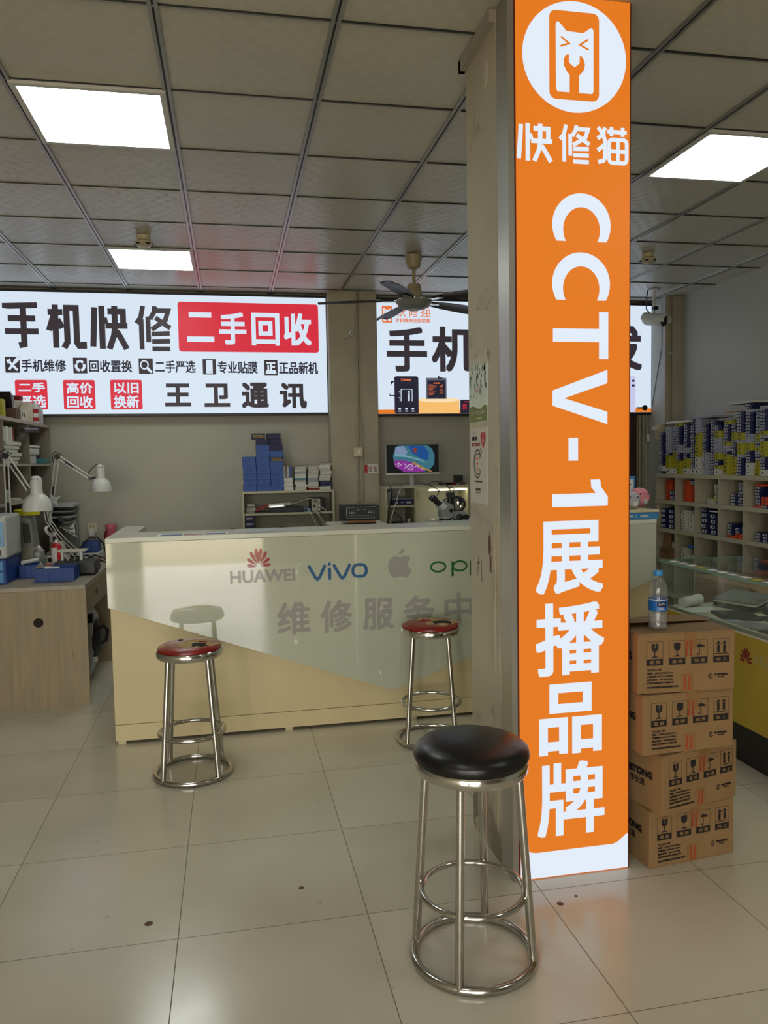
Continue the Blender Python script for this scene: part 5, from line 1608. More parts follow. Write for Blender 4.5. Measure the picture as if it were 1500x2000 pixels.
build('headrest', MB().lathe([(.05, .87), (.06, .89), (.055, .915), (.03, .935), (0, .94)], (.01, 6.5, 0), 20), 'black', t, True)
build('post', MB().cyl((.01, 6.5, .02), (.01, 6.5, .87), .03), 'black', t, True)
build('base', MB().lathe([(.22, 0), (.2, .02), (.04, .04)], (.01, 6.5, 0), 20), 'black', t, True)

# work table behind the counter with its equipment
t = thing('inner_worktable', 'white worktable standing behind the counter', 'table', (1.1, 5.1, 0))
build('top', MB().box(.35, 2.05, 4.62, 5.45, .735, .76, .002), 'ledge', t)
for x in (.38, 2.02):
    for y in (4.65, 5.42):
        build('leg', MB().box(x - .02, x + .02, y - .02, y + .02, 0, .735), 'alu', t)
t = thing('black_oven', 'black front panel device with buttons behind the counter', 'device', (.867, 5.3, .76))
build('body', MB().box(.744, .990, 5.20, 5.42, .7605, 1.172, .004), 'black', t)
fp = build('front_panel', MB().box(.765, .978, 5.196, 5.2, 1.085, 1.160, .0015), 'dark', t)
m = MB(); pl = Plane((0, 5.196, 0), (1, 0, 0), (0, 0, 1))
stroke(m, pl, rrect(.766, .977, 1.085, 1.160, .010), .0022, .0006, True, False)
for x in (.785, .803, .821, .918, .936, .954):
    stroke(m, pl, [(x, 1.116), (x, 1.128)], .006, .0006, caps=False)
    stroke(m, pl, [(x - .003, 1.134), (x + .003, 1.134)], .002, .0006, caps=False)
for x in (.846, .89):
    stroke(m, pl, [(x - .008, 1.142), (x + .008, 1.142)], .0025, .0006, caps=False)
stroke(m, pl, [(.785, 1.102), (.957, 1.102)], .0015, .0006, caps=False)
build('print', m, 'lgrey', fp)
t = thing('equipment_riser', 'white raised board carrying wooden tray behind the counter', 'riser', (.78, 4.85, .7605))
build('top', MB().box(.60, .95, 4.70, 5.02, 1.062, 1.083, .002), 'ledge', t)
build('side', MB().box(.61, .63, 4.72, 5.0, .7605, 1.062).box(.92, .94, 4.72, 5.0, .7605, 1.062), 'ledge', t)
t = thing('wooden_tray', 'polished brown wooden tray on the white raised board', 'tray', (.785, 4.8, 1.0835))
build('base', MB().box(.685, .885, 4.745, 4.86, 1.0835, 1.090, .002), 'black', t)
build('rail', MB().box(.70, .88, 4.742, 4.75, 1.0905, 1.104, .003), 'wood', t)
t = thing('equipment_riser', 'white raised block carrying the microscope', 'riser', (1.55, 4.85, .7605))
build('top', MB().box(1.295, 1.80, 4.62, 5.05, 1.055, 1.079, .002), 'ledge', t)
build('side', MB().box(1.31, 1.33, 4.65, 5.02, .7605, 1.055).box(1.77, 1.79, 4.65, 5.02, .7605, 1.055), 'ledge', t)

t = thing('stereo_microscope', 'grey stereo microscope with black eyepieces behind the counter', 'microscope', (1.38, 4.78, 1.0795))
Y0, Y1 = 4.74, 4.82
hd = build('head', MB().prism([(1.302, Y0, 1.105), (1.375, Y0, 1.105), (1.382, Y0, 1.125), (1.385, Y0, 1.178), (1.352, Y0, 1.198), (1.335, Y0, 1.190), (1.300, Y0, 1.150)], (0, Y1 - Y0, 0)), 'grey', t)
for y in (4.752, 4.808):
    ep = build('eyepiece', MB().lathe([(.020, -.012), (.021, .018), (.0155, .022), (.0145, .052), (.0185, .056), (.0185, .085), (.015, .088), (0, .086)], (1.312, y, 1.178), 20, (-.72, -.05, .69)), 'black', t, True)
    build('eyepiece_collar', MB().lathe([(.024, -.02), (.024, .016), (.0205, .018)], (1.312, y, 1.178), 20, (-.72, -.05, .69)), 'lgrey', ep, True)
build('zoom_knob', MB().lathe([(.012, 0), (.012, .012), (0, .014)], (1.366, Y0, 1.150), 18, (0, -1, 0)), 'black', t, True)
build('ring_light', MB().lathe([(.036, 0), (.040, .004), (.040, .02), (.034, .024)], (1.338, 4.78, 1.083), 28), 'black', t, True)
build('ring_mount', MB().lathe([(.042, .024), (.042, .028), (.036, .03)], (1.338, 4.78, 1.077), 28), 'lgrey', t, True)
build('camera_tube', MB().lathe([(.019, 0), (.019, .03), (.015, .032), (.015, .045)], (1.372, 4.78, 1.188), 20), 'black', t, True)
cb = build('camera_block', MB().box(1.352, 1.396, 4.755, 4.805, 1.232, 1.262, .002), 'dark', t)
build('camera_cable', MB().tube([(1.366, 4.78, 1.262), (1.366, 4.78, 1.285), (1.385, 4.79, 1.298), (1.405, 4.80, 1.285), (1.402, 4.80, 1.262)], .003, 6).tube([(1.31, 4.86, 1.24), (1.325, 4.86, 1.27), (1.30, 4.95, 1.30), (1.26, 5.1, 1.32)], .003, 6), 'black', cb, True)
build('focus_arm', MB().box(1.385, 1.47, 4.755, 4.805, 1.092, 1.142, .004), 'grey', t)
build('focus_knob', MB().lathe([(.021, 0), (.021, .02), (.018, .022), (0, .022)], (1.425, 4.755, 1.105), 22, (0, -1, 0)).lathe([(.017, 0), (.017, .02), (0, .02)], (1.468, 4.755, 1.105), 20, (0, -1, 0)), 'black', t, True)
build('post', MB().cyl((1.40, 4.79, 1.0795), (1.40, 4.79, 1.245), .009), 'black', t, True)
build('base', MB().box(1.30, 1.48, 4.70, 4.90, 1.0795, 1.088, .002), 'lgrey', t)
t = thing('magnifier_lamp', 'black rimmed chrome round mirror lamp right of microscope', 'lamp', (1.44, 4.86, 1.143))
build('rim', MB().ring((1.445, 4.86, 1.182), .048, .007, 36, 8, (-.3, -1, .25)), 'black', t, True)
build('mirror', MB().lathe([(.046, 0), (.03, -.014), (0, -.018)], (1.445, 4.86, 1.182), 30, (-.3, -1, .25), cap=False), 'chrome_band', t, True)
build('stem', MB().cyl((1.43, 4.87, 1.09), (1.44, 4.87, 1.145), .007), 'black', t, True)

# shelf with monitor
t = thing('monitor_shelf', 'ivory shelf unit carrying the lit monitor behind counter', 'shelf', (1.7, 6.9, 0))
build('side_panel', MB().box(1.338, 1.352, 6.70, 7.10, 0, 1.222, .001), 'shelf_board', t)
build('side_panel', MB().box(1.598, 1.612, 6.70, 7.10, 0, 1.222, .001), 'shelf_board', t)
build('side_panel', MB().box(2.088, 2.102, 6.70, 7.10, 0, 1.222, .001), 'shelf_board', t)
build('top_board', MB().box(1.338, 2.102, 6.698, 7.10, 1.2225, 1.24, .001), 'shelf_board', t)
build('shelf_board', MB().box(1.3525, 1.5975, 6.71, 7.09, 1.058, 1.074, .001), 'shelf_board', t)
build('shelf_board', MB().box(1.3525, 1.5975, 6.71, 7.09, .89, .906, .001), 'shelf_board', t)
build('back_board', MB().box(1.3525, 2.0875, 7.09, 7.098, 0, 1.222), 'ledge', t)
build('work_board', MB().box(1.6125, 2.0875, 6.99, 7.0, .60, 1.222), 'ledge', t)
t = thing('led_strip', 'glowing yellow white strip light under the monitor shelf', 'light strip', (1.9, 6.715, 1.222))
build('housing', MB().box(1.735, 2.085, 6.72, 6.745, 1.205, 1.222), 'lgrey', t)
build('diffuser', MB().box(1.738, 2.082, 6.712, 6.744, 1.194, 1.2045, .003), 'led', t)
t = thing('amplifier_box', 'dark blue instrument with silver top on the monitor shelf', 'instrument', (1.5, 6.8, 1.0745))
build('case', MB().box(1.405, 1.588, 6.72, 6.95, 1.0745, 1.125, .003), 'navy_box', t)
build('lid', MB().box(1.40, 1.59, 6.725, 6.955, 1.1255, 1.136, .003), 'grey', t)
build('print', MB().box(1.44, 1.452, 6.7185, 6.721, 1.09, 1.102).box(1.48, 1.50, 6.7185, 6.721, 1.094, 1.10).box(1.53, 1.575, 6.7185, 6.721, 1.09, 1.104), 'label', t)
solo('grey_adapter', MB().box(1.357, 1.397, 6.75, 6.9, 1.0745, 1.19, .003), 'grey', (1.377, 6.82, 1.0745), 'grey upright adapter beside the dark blue instrument', 'adapter')
solo('glass_bottle', MB().lathe([(.018, 0), (.02, .004), (.02, .05), (.008, .07), (.007, .095), (.01, .10)], (1.512, 6.78, .9065), 16), 'pet', (1.512, 6.78, .9065), 'small clear bottle in the lower cell below blue instrument', 'bottle', smooth=True)
solo('metal_tin', MB().lathe([(.028, 0), (.028, .045), (0, .046)], (1.565, 6.78, .9065), 20), 'alu', (1.565, 6.78, .9065), 'little round metal tin beside the clear bottle', 'tin', smooth=True)
solo('black_adapter', MB().box(1.41, 1.50, 6.73, 6.79, .9065, .925, .003), 'black', (1.455, 6.76, .9065), 'black adapter lying in the lower cell of monitor shelf', 'adapter')
for k, (pts, c) in enumerate((([(1.375, 6.685, 1.246), (1.395, 6.69, 1.20), (1.375, 6.69, 1.1), (1.355, 6.69, 1.0), (1.345, 6.69, .9)], 'black'), ([(1.475, 6.675, 1.246), (1.44, 6.675, 1.15), (1.40, 6.675, 1.03), (1.36, 6.675, .9)], 'cable_white'), ([(1.40, 6.72, 1.03), (1.47, 6.715, .97), (1.49, 6.715, .93), (1.44, 6.715, .915), (1.40, 6.72, .915)], 'black'))):
    solo('loose_cable', MB().tube(pts, .004, 6), c, pts[0], ('black cable hanging at the left edge of monitor shelf', 'white cable slanting down across the monitor shelf', 'black cable curled in the lower cell of monitor shelf')[k], 'cable', smooth=True)
t = thing('monitor', 'wide monitor showing a magnified circuit picture on shelf', 'monitor', (1.605, 6.80, 1.2405))
tilt = (0, 0, 0)
build('base', MB().box(1.50, 1.72, 6.74, 6.88, 1.2405, 1.248, .002), 'lgrey', t)
build('neck', MB().box(1.582, 1.618, 6.80, 6.815, 1.248, 1.38, .002), 'lgrey', t)
pn = build('panel', MB().box(1.36, 1.842, 6.765, 6.795, 1.343, 1.610, .003), 'lgrey', t)
build('bezel', MB().box(1.362, 1.840, 6.761, 6.765, 1.357, 1.608), 'black', pn)
build('chin', MB().box(1.36, 1.842, 6.759, 6.765, 1.343, 1.357, .001), 'white', pn)
MP = Plane((0, 6.761, 0), (1, 0, 0), (0, 0, 1))
sm = lambda nm, c, k=.55: glow(nm, c, k)
m = MB(); shape(m, MP, [(1.366, 1.359), (1.836, 1.359), (1.836, 1.604), (1.366, 1.604)], .0004); scr = build('screen', m, sm('screen_black', (22, 24, 28)), pn)
def scrn(nm, pts, c, h):
    m = MB(); shape(m, MP, inside((1.366, 1.836, 1.359, 1.604), pts), h); build(nm, m, sm('screen_' + nm, c), scr)
scrn('teal_area', [(.22, .98), (.80, .98), (.88, .85), (.93, .62), (.92, .30), (.84, .12), (.70, .02), (.35, .02), (.14, .30), (.12, .62), (.16, .85)], (74, 140, 160), .0008)
scrn('blue_area', [(.42, .97), (.72, .97), (.82, .70), (.80, .42), (.62, .55), (.48, .72)], (36, 96, 176), .0010)
scrn('violet_area', [(.13, .44), (.30, .46), (.52, .36), (.68, .16), (.74, .02), (.34, .02), (.16, .22)], (168, 60, 180), .0012)
scrn('pale_area', [(.17, .94), (.33, .97), (.40, .76), (.36, .60), (.15, .66)], (150, 176, 214), .0012)
scrn('amber_line', [(.52, .40), (.70, .20), (.88, .04), (.84, .02), (.66, .14), (.48, .34)], (196, 152, 90), .0014)
scrn('red_mark', [(.50, .88), (.58, .90), (.57, .70), (.52, .76)], (170, 70, 60), .0016)
scrn('sheen', [(.15, .60), (.40, .56), (.62, .44), (.80, .34), (.62, .50), (.40, .62), (.16, .66)], (140, 200, 210), .0016)
m = MB()
I = lambda p: inside((1.366, 1.836, 1.359, 1.604), p)
for pts in ([(.17, .30), (.24, .36), (.21, .22), (.28, .30)], [(.33, .34), (.38, .24), (.34, .16)], [(.54, .20), (.60, .26), (.62, .14)], [(.66, .1), (.70, .14)]):
    stroke(m, MP, I(pts), .006, .0018)
stroke(m, MP, I(ell(.45, .20, .055, .10, 18)), .006, .0018, True)
stroke(m, MP, I(ell(.45, .20, .022, .04, 12)), .004, .0019, True)
build('screen_tracks', m, sm('screen_white', (224, 210, 236), .7), scr)
rnd = random.Random(5)
for k in range(9):
    x = 1.875 + (k % 5) * .043
    y = 6.74 + .09 * (k // 5)
    hh = rnd.uniform(.012, .028)
    z = 1.2405
    solo('circuit_board', MB().box(x - .02, x + .02, y - .03, y + .03, z, z + hh, .001, rot=(0, 0, rnd.uniform(-.3, .3))), ('dark', 'black', 'maroon', 'grey', 'brown')[k % 5], (x, y, z), 'dark circuit board in the heap right of monitor', 'circuit board', 'circuit boards heaped beside the monitor')
solo('parts_tin', MB().box(2.03, 2.095, 6.86, 6.95, 1.2405, 1.325, .002), 'dark', (2.06, 6.9, 1.2405), 'dark box at the right end of the monitor shelf', 'box')
t = thing('webcam_cable', 'black cable arching from monitor shelf to the microscope', 'cable', (1.78, 6.7, 1.25))
build('wire', MB().tube([(1.72, 6.70, 1.248), (1.74, 6.62, 1.275), (1.77, 6.4, 1.28), (1.72, 6.0, 1.24), (1.60, 5.5, 1.20), (1.40, 5.05, 1.20), (1.385, 4.815, 1.186)], .0045, 8), 'black', t, True)

# fittings on the back column
t = thing('conduit_pipe', 'old painted pipe with thin wires running down the back column', 'pipe', (1.135, 6.955, 0))
build('pipe', MB().tube([(1.160, 6.958, CEIL - .01), (1.152, 6.958, 2.3), (1.143, 6.958, 1.594)], .011, 10).tube([(1.143, 6.958, 1.508), (1.143, 6.958, .02)], .011, 10), 'pipe', t, True)
build('wire', MB().tube([(1.178, 6.965, CEIL - .01), (1.160, 6.962, 2.60), (1.166, 6.962, 2.0), (1.193, 6.964, 1.72), (1.193, 6.964, 1.45), (1.188, 6.964, 1.33), (1.186, 6.964, .1)], .0045, 6), 'pipe', t, True)
build('clip', MB().box(1.128, 1.16, 6.945, 6.97, 1.385, 1.405, .002).box(1.126, 1.158, 6.945, 6.97, 1.09, 1.10, .002), 'grey', t)
t = thing('switch_box', 'square white switch box with round knob on the back column', 'switch', (1.14, 6.94, 1.55))
build('case', MB().box(1.10, 1.182, 6.925, 6.9695, 1.510, 1.592, .005), 'cream_plastic', t)
build('knob', MB().lathe([(.016, 0), (.015, .010), (0, .011)], (1.147, 6.925, 1.553), 20, (0, -1, 0)), 'white', t, True)
t = thing('wall_sensor', 'small round white sensor high on the back column', 'sensor', (1.106, 6.96, 2.61))
build('body', MB().lathe([(.024, 0), (.024, .012), (.016, .026), (0, .028)], (1.106, 6.9695, 2.61), 20, (0, -1, 0)), 'white', t, True)
build('eye', MB().lathe([(.007, .026), (.006, .031), (0, .032)], (1.106, 6.9695, 2.61), 12, (0, -1, 0)), 'black', t, True)
build('bracket', MB().tube([(1.09, 6.968, 2.59), (1.085, 6.966, 2.565), (1.06, 6.968, 2.56), (1.04, 6.969, 2.565)], .003, 6), 'grey', t, True)
t = thing('warning_sign', 'small red and white warning notice on the back column', 'notice', (1.26, 6.965, 1.4))
build('card', MB().box(1.196, 1.328, 6.966, 6.9695, 1.358, 1.440), 'paper', t)
build('red_patch', MB().box(1.199, 1.228, 6.9645, 6.966, 1.362, 1.436), 'red', t)
m = MB(); pl = Plane((0, 6.966, 0), (1, 0, 0), (0, 0, 1))
for x in (1.253, 1.300):
    stroke(m, pl, ell(x, 1.405, .017, .017, 20), .004, .0006, True)
    stroke(m, pl, [(x - .01, 1.415), (x + .01, 1.395)], .004, .0008)
build('red_symbol', m, 'red', t)
m = MB()
for x in (1.253, 1.300):
    stroke(m, pl, [(x - .014, 1.378), (x + .014, 1.378)], .006, .0006, caps=False)
    shape(m, pl, ell(x, 1.404, .007, .009, 12), .0004)
build('print', m, 'ink', t)

# ================================================================== right side
# slatted panel, pipes and wires below the right sign
t = thing('slat_curtain', 'dark brown slatted panel hanging below the right sign', 'curtain', (3.6, 7.17, .05))
for k in range(20):
    x = 3.02 + k * .049
    build('slat', MB().box(x, x + .046, 7.155 + .006 * (k % 2), 7.175 + .006 * (k % 2), .05, 1.875, .004), 'slat_brown', t)
build('rail', MB().box(3.0, 4.0, 7.15, 7.185, 1.8755, 1.89), 'dark', t)
solo('wall_pipe', MB().cyl((4.022, 7.15, .01), (4.022, 7.15, 1.875), .012, seg=14), 'pipe', (4.022, 7.15, 0), 'painted upright pipe nearest the slatted panel', 'pipe', smooth=True)
solo('wall_pipe', MB().cyl((4.062, 7.155, .01), (4.062, 7.155, 1.875), .014, seg=14), 'pipe', (4.062, 7.155, 0), 'painted upright pipe between the other pipe and corner column', 'pipe', smooth=True)
t = thing('corner_conduit', 'painted double conduit running down the corner column', 'pipe', (4.19, 6.86, 1.7))
build('conduit', MB().box(4.165, 4.180, 6.855, 6.8695, 1.83, CEIL - .01, .003).box(4.188, 4.20, 6.857, 6.8695, 1.83, CEIL - .01, .003), 'pipe', t)
build('elbow', MB().tube([(4.19, 6.862, 1.83), (4.185, 6.862, 1.80), (4.15, 6.862, 1.775), (4.12, 6.865, 1.765)], .010, 8), 'pipe', t, True)
build('clip', MB().box(4.155, 4.21, 6.850, 6.8695, 2.44, 2.455, .002), 'lgrey', t)
t = thing('junction_box', 'cream junction box at the edge of the corner column', 'junction box', (4.10, 6.9, 1.65))
build('case', MB().box(4.075, 4.1295, 6.88, 6.96, 1.625, 1.775, .004), 'cream_plastic', t)
build('cover', MB().box(4.08, 4.125, 6.876, 6.88, 1.635, 1.765, .002), 'cream_plastic', t)
build('plug', MB().box(4.03, 4.074, 6.89, 6.93, 1.715, 1.75, .004), 'white', t)
solo('thin_wire', MB().tube([(4.118, 6.92, CEIL - .06), (4.125, 6.93, 2.5), (4.12, 7.02, 2.2), (4.124, 7.10, 1.95)], .003, 6), 'dark', (4.12, 7.0, 2.0), 'thin dark wire drooping along the corner column side', 'wire', smooth=True)
solo('thin_wire', MB().tube([(4.095, 7.16, 1.88), (4.10, 7.15, 1.78), (4.09, 7.13, 1.72), (4.06, 7.10, 1.70), (4.04, 6.95, 1.735)], .004, 6), 'cable_white', (4.09, 7.1, 1.7), 'white wire curling to the plug of the junction box', 'wire', smooth=True)
t = thing('white_adapter', 'little white adapter hanging on wire below the right sign', 'adapter', (4.105, 7.14, 1.62))
build('body', MB().box(4.09, 4.118, 7.125, 7.155, 1.61, 1.69, .004), 'white', t)
build('wire', MB().tube([(4.104, 7.14, 1.69), (4.10, 7.15, 1.76), (4.10, 7.165, 1.87)], .004, 6), 'cable_white', t, True)
t = thing('wall_certificate', 'red bordered paper certificate leaning on wall above stacked boxes', 'certificate', (4.30, 6.08, 1.61))
WPl = Plane((4.303, 0, 0), (0, -1, 0), (0, 0, 1))
build('sheet', MB().box(4.304, 4.3095, 5.945, 6.215, 1.60, 1.852), 'offpaper', t)
m = MB(); stroke(m, WPl, [(-6.2, 1.615), (-5.96, 1.615), (-5.96, 1.838), (-6.2, 1.838)], .010, .0002, True, False); build('red_border', m, mat('faded_red_print', (172, 120, 104), .8, 0, .1), t)
m = MB()
stroke(m, WPl, [(-6.08, 1.77), (-6.0, 1.775)], .018, .0002, caps=False)
build('gold_print', m, mat('gold_print', (176, 158, 92), .6, 0, .1), t)
m = MB()
for z, a in ((1.722, -6.12), (1.69, -6.02), (1.665, -6.05)):
    stroke(m, WPl, [(-6.18, z), (a, z)], .006, .0002, caps=False)
build('print', m, 'ink', t)

t = thing('cable_gland', 'black round cable holder at the bottom corner of right sign', 'cable holder', (4.05, 7.10, 1.93))
build('ring', MB().lathe([(.026, 0), (.028, .012), (.016, .02), (.014, .012)], (4.05, 7.113, 1.945), 20, (0, -1, 0)), 'black', t, True)
build('strap', MB().box(3.965, 4.03, 7.104, 7.113, 1.938, 1.952, .001), 'black', t)

# cubby rack
t = thing('cubby_rack', 'cream cubby rack full of parts along right wall', 'shelf', (4.14, 5.8, 0))
RX0, RX1 = 3.975, 4.305
RY = [6.757, 6.437, 6.127, 5.794, 5.473, 5.165, 4.85, 4.53]
RZ = [.20, .50, .79, 1.055, 1.30]
for i, z in enumerate(RZ):
    build('shelf_board', MB().box(RX0 - .004, RX1, RY[-1] - .02, RY[0] + .02, z - .034, z, .001), 'rack_board', t)
for y in RY:
    build('divider', MB().box(RX0, RX1 - .01, y - .008, y + .008, 0, RZ[-1] - .0345), 'rack_board', t)
build('back_board', MB().box(RX1 - .008, RX1, RY[-1], RY[0], 0, RZ[-1] - .0345), 'rack_board', t)

# small box kinds: length along X, label end facing the room (-X)
def small_box(nm, body, lab, L, W, H, band=None):
    m = MB()
    m.box(0, L, -W / 2, W / 2, 0, H, .0008)
    m.slot = 1
    m.box(-.0006, .0004, -W * .06, W * .46, H * .2, H * .8)
    m.slot = 2
    if band:
        m.box(L * .15, L * .8, -W / 2 - .0005, -W / 2 + .0004, H * .25, H * .55)
    else:
        m.box(-.0010, .0001, W * .05, W * .25, H * .32, H * .68)
    bm = m.bm
    me = bpy.data.meshes.new(nm)
    bm.to_mesh(me); bm.free()
    for k in (body, lab, 'ink' if not band else band):
        me.materials.append(M[k])
    return me
HB = .0232
KIND = {
    'n': (small_box('navy_part_box', 'navy_box', 'label', .165, .088, HB), 'navy', HB),
    'g': (small_box('grey_part_box', 'grey_box', 'label', .165, .088, HB), 'grey', HB),
    'y': (small_box('yellow_part_box', 'yellow_box', 'yellow_box', .15, .086, .029), 'yellow', .029),
    'w': (small_box('white_part_box', 'white_box', 'paper', .15, .086, .05), 'white', .05),
    'o': (small_box('orange_part_box', 'orange_box', 'orange_box', .17, .10, .020), 'orange', .020),
    'k': (small_box('label_part_box', 'navy_box', 'label', .17, .11, .045), 'navy', .045),
    'p': (small_box('pale_part_box', 'white_box', 'paper', .15, .09, .026), 'pale', .026),
    'l': (small_box('lemon_part_box', 'yellow_box', 'label', .15, .09, .022), 'yellow', .022),
}
NAME = {'n': 'phone_part_box', 'g': 'phone_part_box', 'y': 'battery_box', 'w': 'adapter_box', 'o': 'orange_part_box', 'k': 'cable_box', 'p': 'pale_part_box', 'l': 'battery_box'}
rb = random.Random(21)
def pile(seq, x, y, z, where, lean=0.0, jit=.004, turn=.03):
    for i, ch in enumerate(seq):
        me, cn, h = KIND[ch]
        o = bpy.data.objects.new(NAME[ch], me)
        COL.objects.link(o)
        o.location = (x + rb.uniform(-jit, jit), y + lean * i + rb.uniform(-jit, jit) * .6, z)
        o.rotation_euler = (0, 0, rb.uniform(-turn, turn))
        tag(o, '%s thin box in the %s' % (cn, where), 'box', '%s boxes in the %s' % (cn, where))
        z += h + .0008
    return z
ORD = ['first', 'second', 'third', 'fourth', 'fifth', 'sixth', 'seventh', 'eighth', 'ninth', 'tenth', 'eleventh', 'twelfth', 'thirteenth', 'fourteenth', 'fifteenth', 'sixteenth', 'seventeenth']
PILES = ['nwnnnnnnnnnnnnn', 'wyyyyngggggggggg', 'wyyyyynnnnnnnngg', 'yyyynnngggnnnnnnny', 'wyyynnggnnnnnnnnn', 'wnnnnnnnnnnnnnnnnnn', 'wwwyyyyyyyggggg', 'ggggggggnnnnnnnnnn', 'nnnnnnnnnnnnnnnnnnn', 'wynnyygggggyynn', 'lyyyyynggynnnnnny', 'yyyyynnnnngyynnn', 'nnnnnngyyygyynnnnnnn', 'wwnnnnyygggnnnnnnngnn', 'yyyynngynnyynnnnnnnn', 'wnnnnyyyyngynnnnnnng', 'yynnnnyygnnyynnnnnnn']
TOPS = []
for i, sq in enumerate(PILES):
    TOPS.append(pile(sq, 4.0 + .012 * (i % 3), 6.705 - i * .0955, 1.3005, '%s upright pile from the left on top of the rack' % ORD[i], (0.0, .0006, -.0003, .0004)[i % 4]))
for k, (y0, y1, pa, c, lab) in enumerate(((6.26, 6.62, (0, 5), 'paper', 'long white flat box on top of the left rack piles'), (5.93, 6.24, (4, 9), 'grey_box', 'long grey flat box on top of the middle rack piles'), (5.40, 5.70, (10, 15), 'white_box', 'long pale flat box on top of the right rack piles'))):
    z = max(TOPS[pa[0]:pa[1]]) + .0005
    solo('long_flat_box', MB().box(3.99, 4.20, y0, y1, z, z + .018, .001), c, (4.1, (y0 + y1) / 2, z), lab, 'box')

# what lies in the cubbies: columns from the left, rows from the top
def yc(c, f=.5): return RY[c] + (RY[c + 1] - RY[c]) * f
CN = ['first', 'second', 'third', 'fourth', 'fifth', 'sixth', 'seventh']
RN = ['top', 'middle', 'bottom']
def cell(c, r): return '%s row of cubbies, %s from the left' % (RN[r], CN[c])
def Z(r): return RZ[3 - r] + .0006
pile('ooooooooo', 4.03, yc(0, .40), Z(0), cell(0, 0))
pile('kk', 4.0, yc(0, .77), Z(0), cell(0, 0))
pile('ooooooooo', 4.01, yc(1, .42), Z(0), cell(1, 0))
pile('ooooooo', 4.01, yc(1, .77), Z(0), cell(1, 0) + ', right stack')
pile('k', 4.01, yc(1, .77), Z(0) + 7 * .0209, cell(1, 0))
pile('pl', 4.03, yc(2, .42), Z(0), cell(2, 0))
pile('llllllp', 4.02, yc(2, .77), Z(0), cell(2, 0) + ', right stack')
pile('nnnn', 4.02, yc(3, .45), Z(0), cell(3, 0))
pile('nnnnnnnn', 4.01, yc(3, .77), Z(0), cell(3, 0) + ', right stack')
pile('onnnnnno', 4.0, yc(4, .48), Z(0), cell(4, 0))
pile('nooo', 3.99, yc(4, .79), Z(0), cell(4, 0) + ', right stack')
pile('kkkk', 4.0, yc(0, .33), Z(1), cell(0, 1), jit=.004, turn=.08)
pile('kkkk', 4.0, yc(0, .74), Z(1), cell(0, 1) + ', right stack', jit=.004, turn=.08)
pile('ppppppp', 4.0, yc(1, .36), Z(1), cell(1, 1), jit=.006, turn=.12)
pile('pppppp', 4.0, yc(1, .74), Z(1), cell(1, 1) + ', right stack', jit=.006, turn=.12)
pile('kkkkk', 4.0, yc(2, .35), Z(1), cell(2, 1), jit=.006)
pile('kkkk', 4.0, yc(2, .74), Z(1), cell(2, 1) + ', right stack', jit=.006)
pile('onnnn', 4.0, yc(3, .40), Z(1), cell(3, 1))
pile('oonn', 4.0, yc(3, .72), Z(1), cell(3, 1) + ', right stack')
pile('nnn', 4.0, yc(4, .50), Z(1), cell(4, 1))
pile('nnn', 4.0, yc(4, .78), Z(1), cell(4, 1) + ', right stack')
pile('ppppp', 4.0, yc(1, .36), Z(2), cell(1, 2), jit=.006, turn=.12)
pile('ppp', 4.0, yc(1, .74), Z(2), cell(1, 2) + ', right stack', jit=.006, turn=.12)
pile('pp', 4.0, yc(2, .45), Z(2), cell(2, 2), jit=.006, turn=.12)
pile('ppp', 4.0, yc(2, .80), Z(2), cell(2, 2) + ', right stack', jit=.006, turn=.12)
pile('ppp', 4.0, yc(3, .40), Z(2), cell(3, 2), jit=.006, turn=.12)
pile('pppp', 4.0, yc(3, .76), Z(2), cell(3, 2) + ', right stack', jit=.006, turn=.12)
solo('blue_pouch', MB().box(4.0, 4.15, yc(1, .8), yc(1, .5), Z(2) + .14, Z(2) + .165, .006), 'blue_box', (4.07, yc(1, .65), Z(2) + .14), 'blue pouch on the pale boxes in a bottom cubby', 'pouch')
solo('grey_case', MB().box(3.985, 4.10, yc(3, .945), yc(3, .905), Z(1), Z(1) + .11, .004), 'grey', (4.04, yc(3, .9), Z(1)), 'grey case leaning in the middle row cubby with orange boxes', 'case')
solo('white_booklet', MB().box(3.975, 4.12, yc(2, .92), yc(2, .62), Z(1) + .19, Z(1) + .2, .002, rot=(0, .1, 0)), 'paper', (4.05, yc(2, .8), Z(1)), 'white booklet lying on navy boxes in third middle cubby', 'booklet')
t = thing('open_carton', 'open brown carton with papers in the bottom left cubby', 'box', (4.08, yc(0), Z(2)))
build('body', MB().box(4.0, 4.25, yc(0, .92), yc(0, .10), Z(2), Z(2) + .10, .002), 'kraft_in', t)
build('flap', MB().box(3.978, 3.998, yc(0, .75), yc(0, .15), Z(2) + .095, Z(2) + .10, rot=(0, .3, 0)).box(4.03, 4.04, yc(0, .5), yc(0, .12), Z(2) + .1, Z(2) + .23, rot=(0, .15, 0)), 'kraft', t)
build('contents', MB().box(4.03, 4.2, yc(0, .9), yc(0, .55), Z(2) + .101, Z(2) + .16, .003, rot=(.1, 0, .2)), 'offpaper', t)
t = thing('white_adapter_box', 'large white carton in the bottom row cubby, fifth from left', 'box', (4.1, yc(4), Z(2)))
build('body', MB().box(3.99, 4.27, yc(4, .93), yc(4, .12), Z(2), Z(2) + .06, .002), 'white_box', t)
build('print', MB().box(3.9885, 3.9905, yc(4, .30), yc(4, .20), Z(2) + .02, Z(2) + .042), 'ink', t)

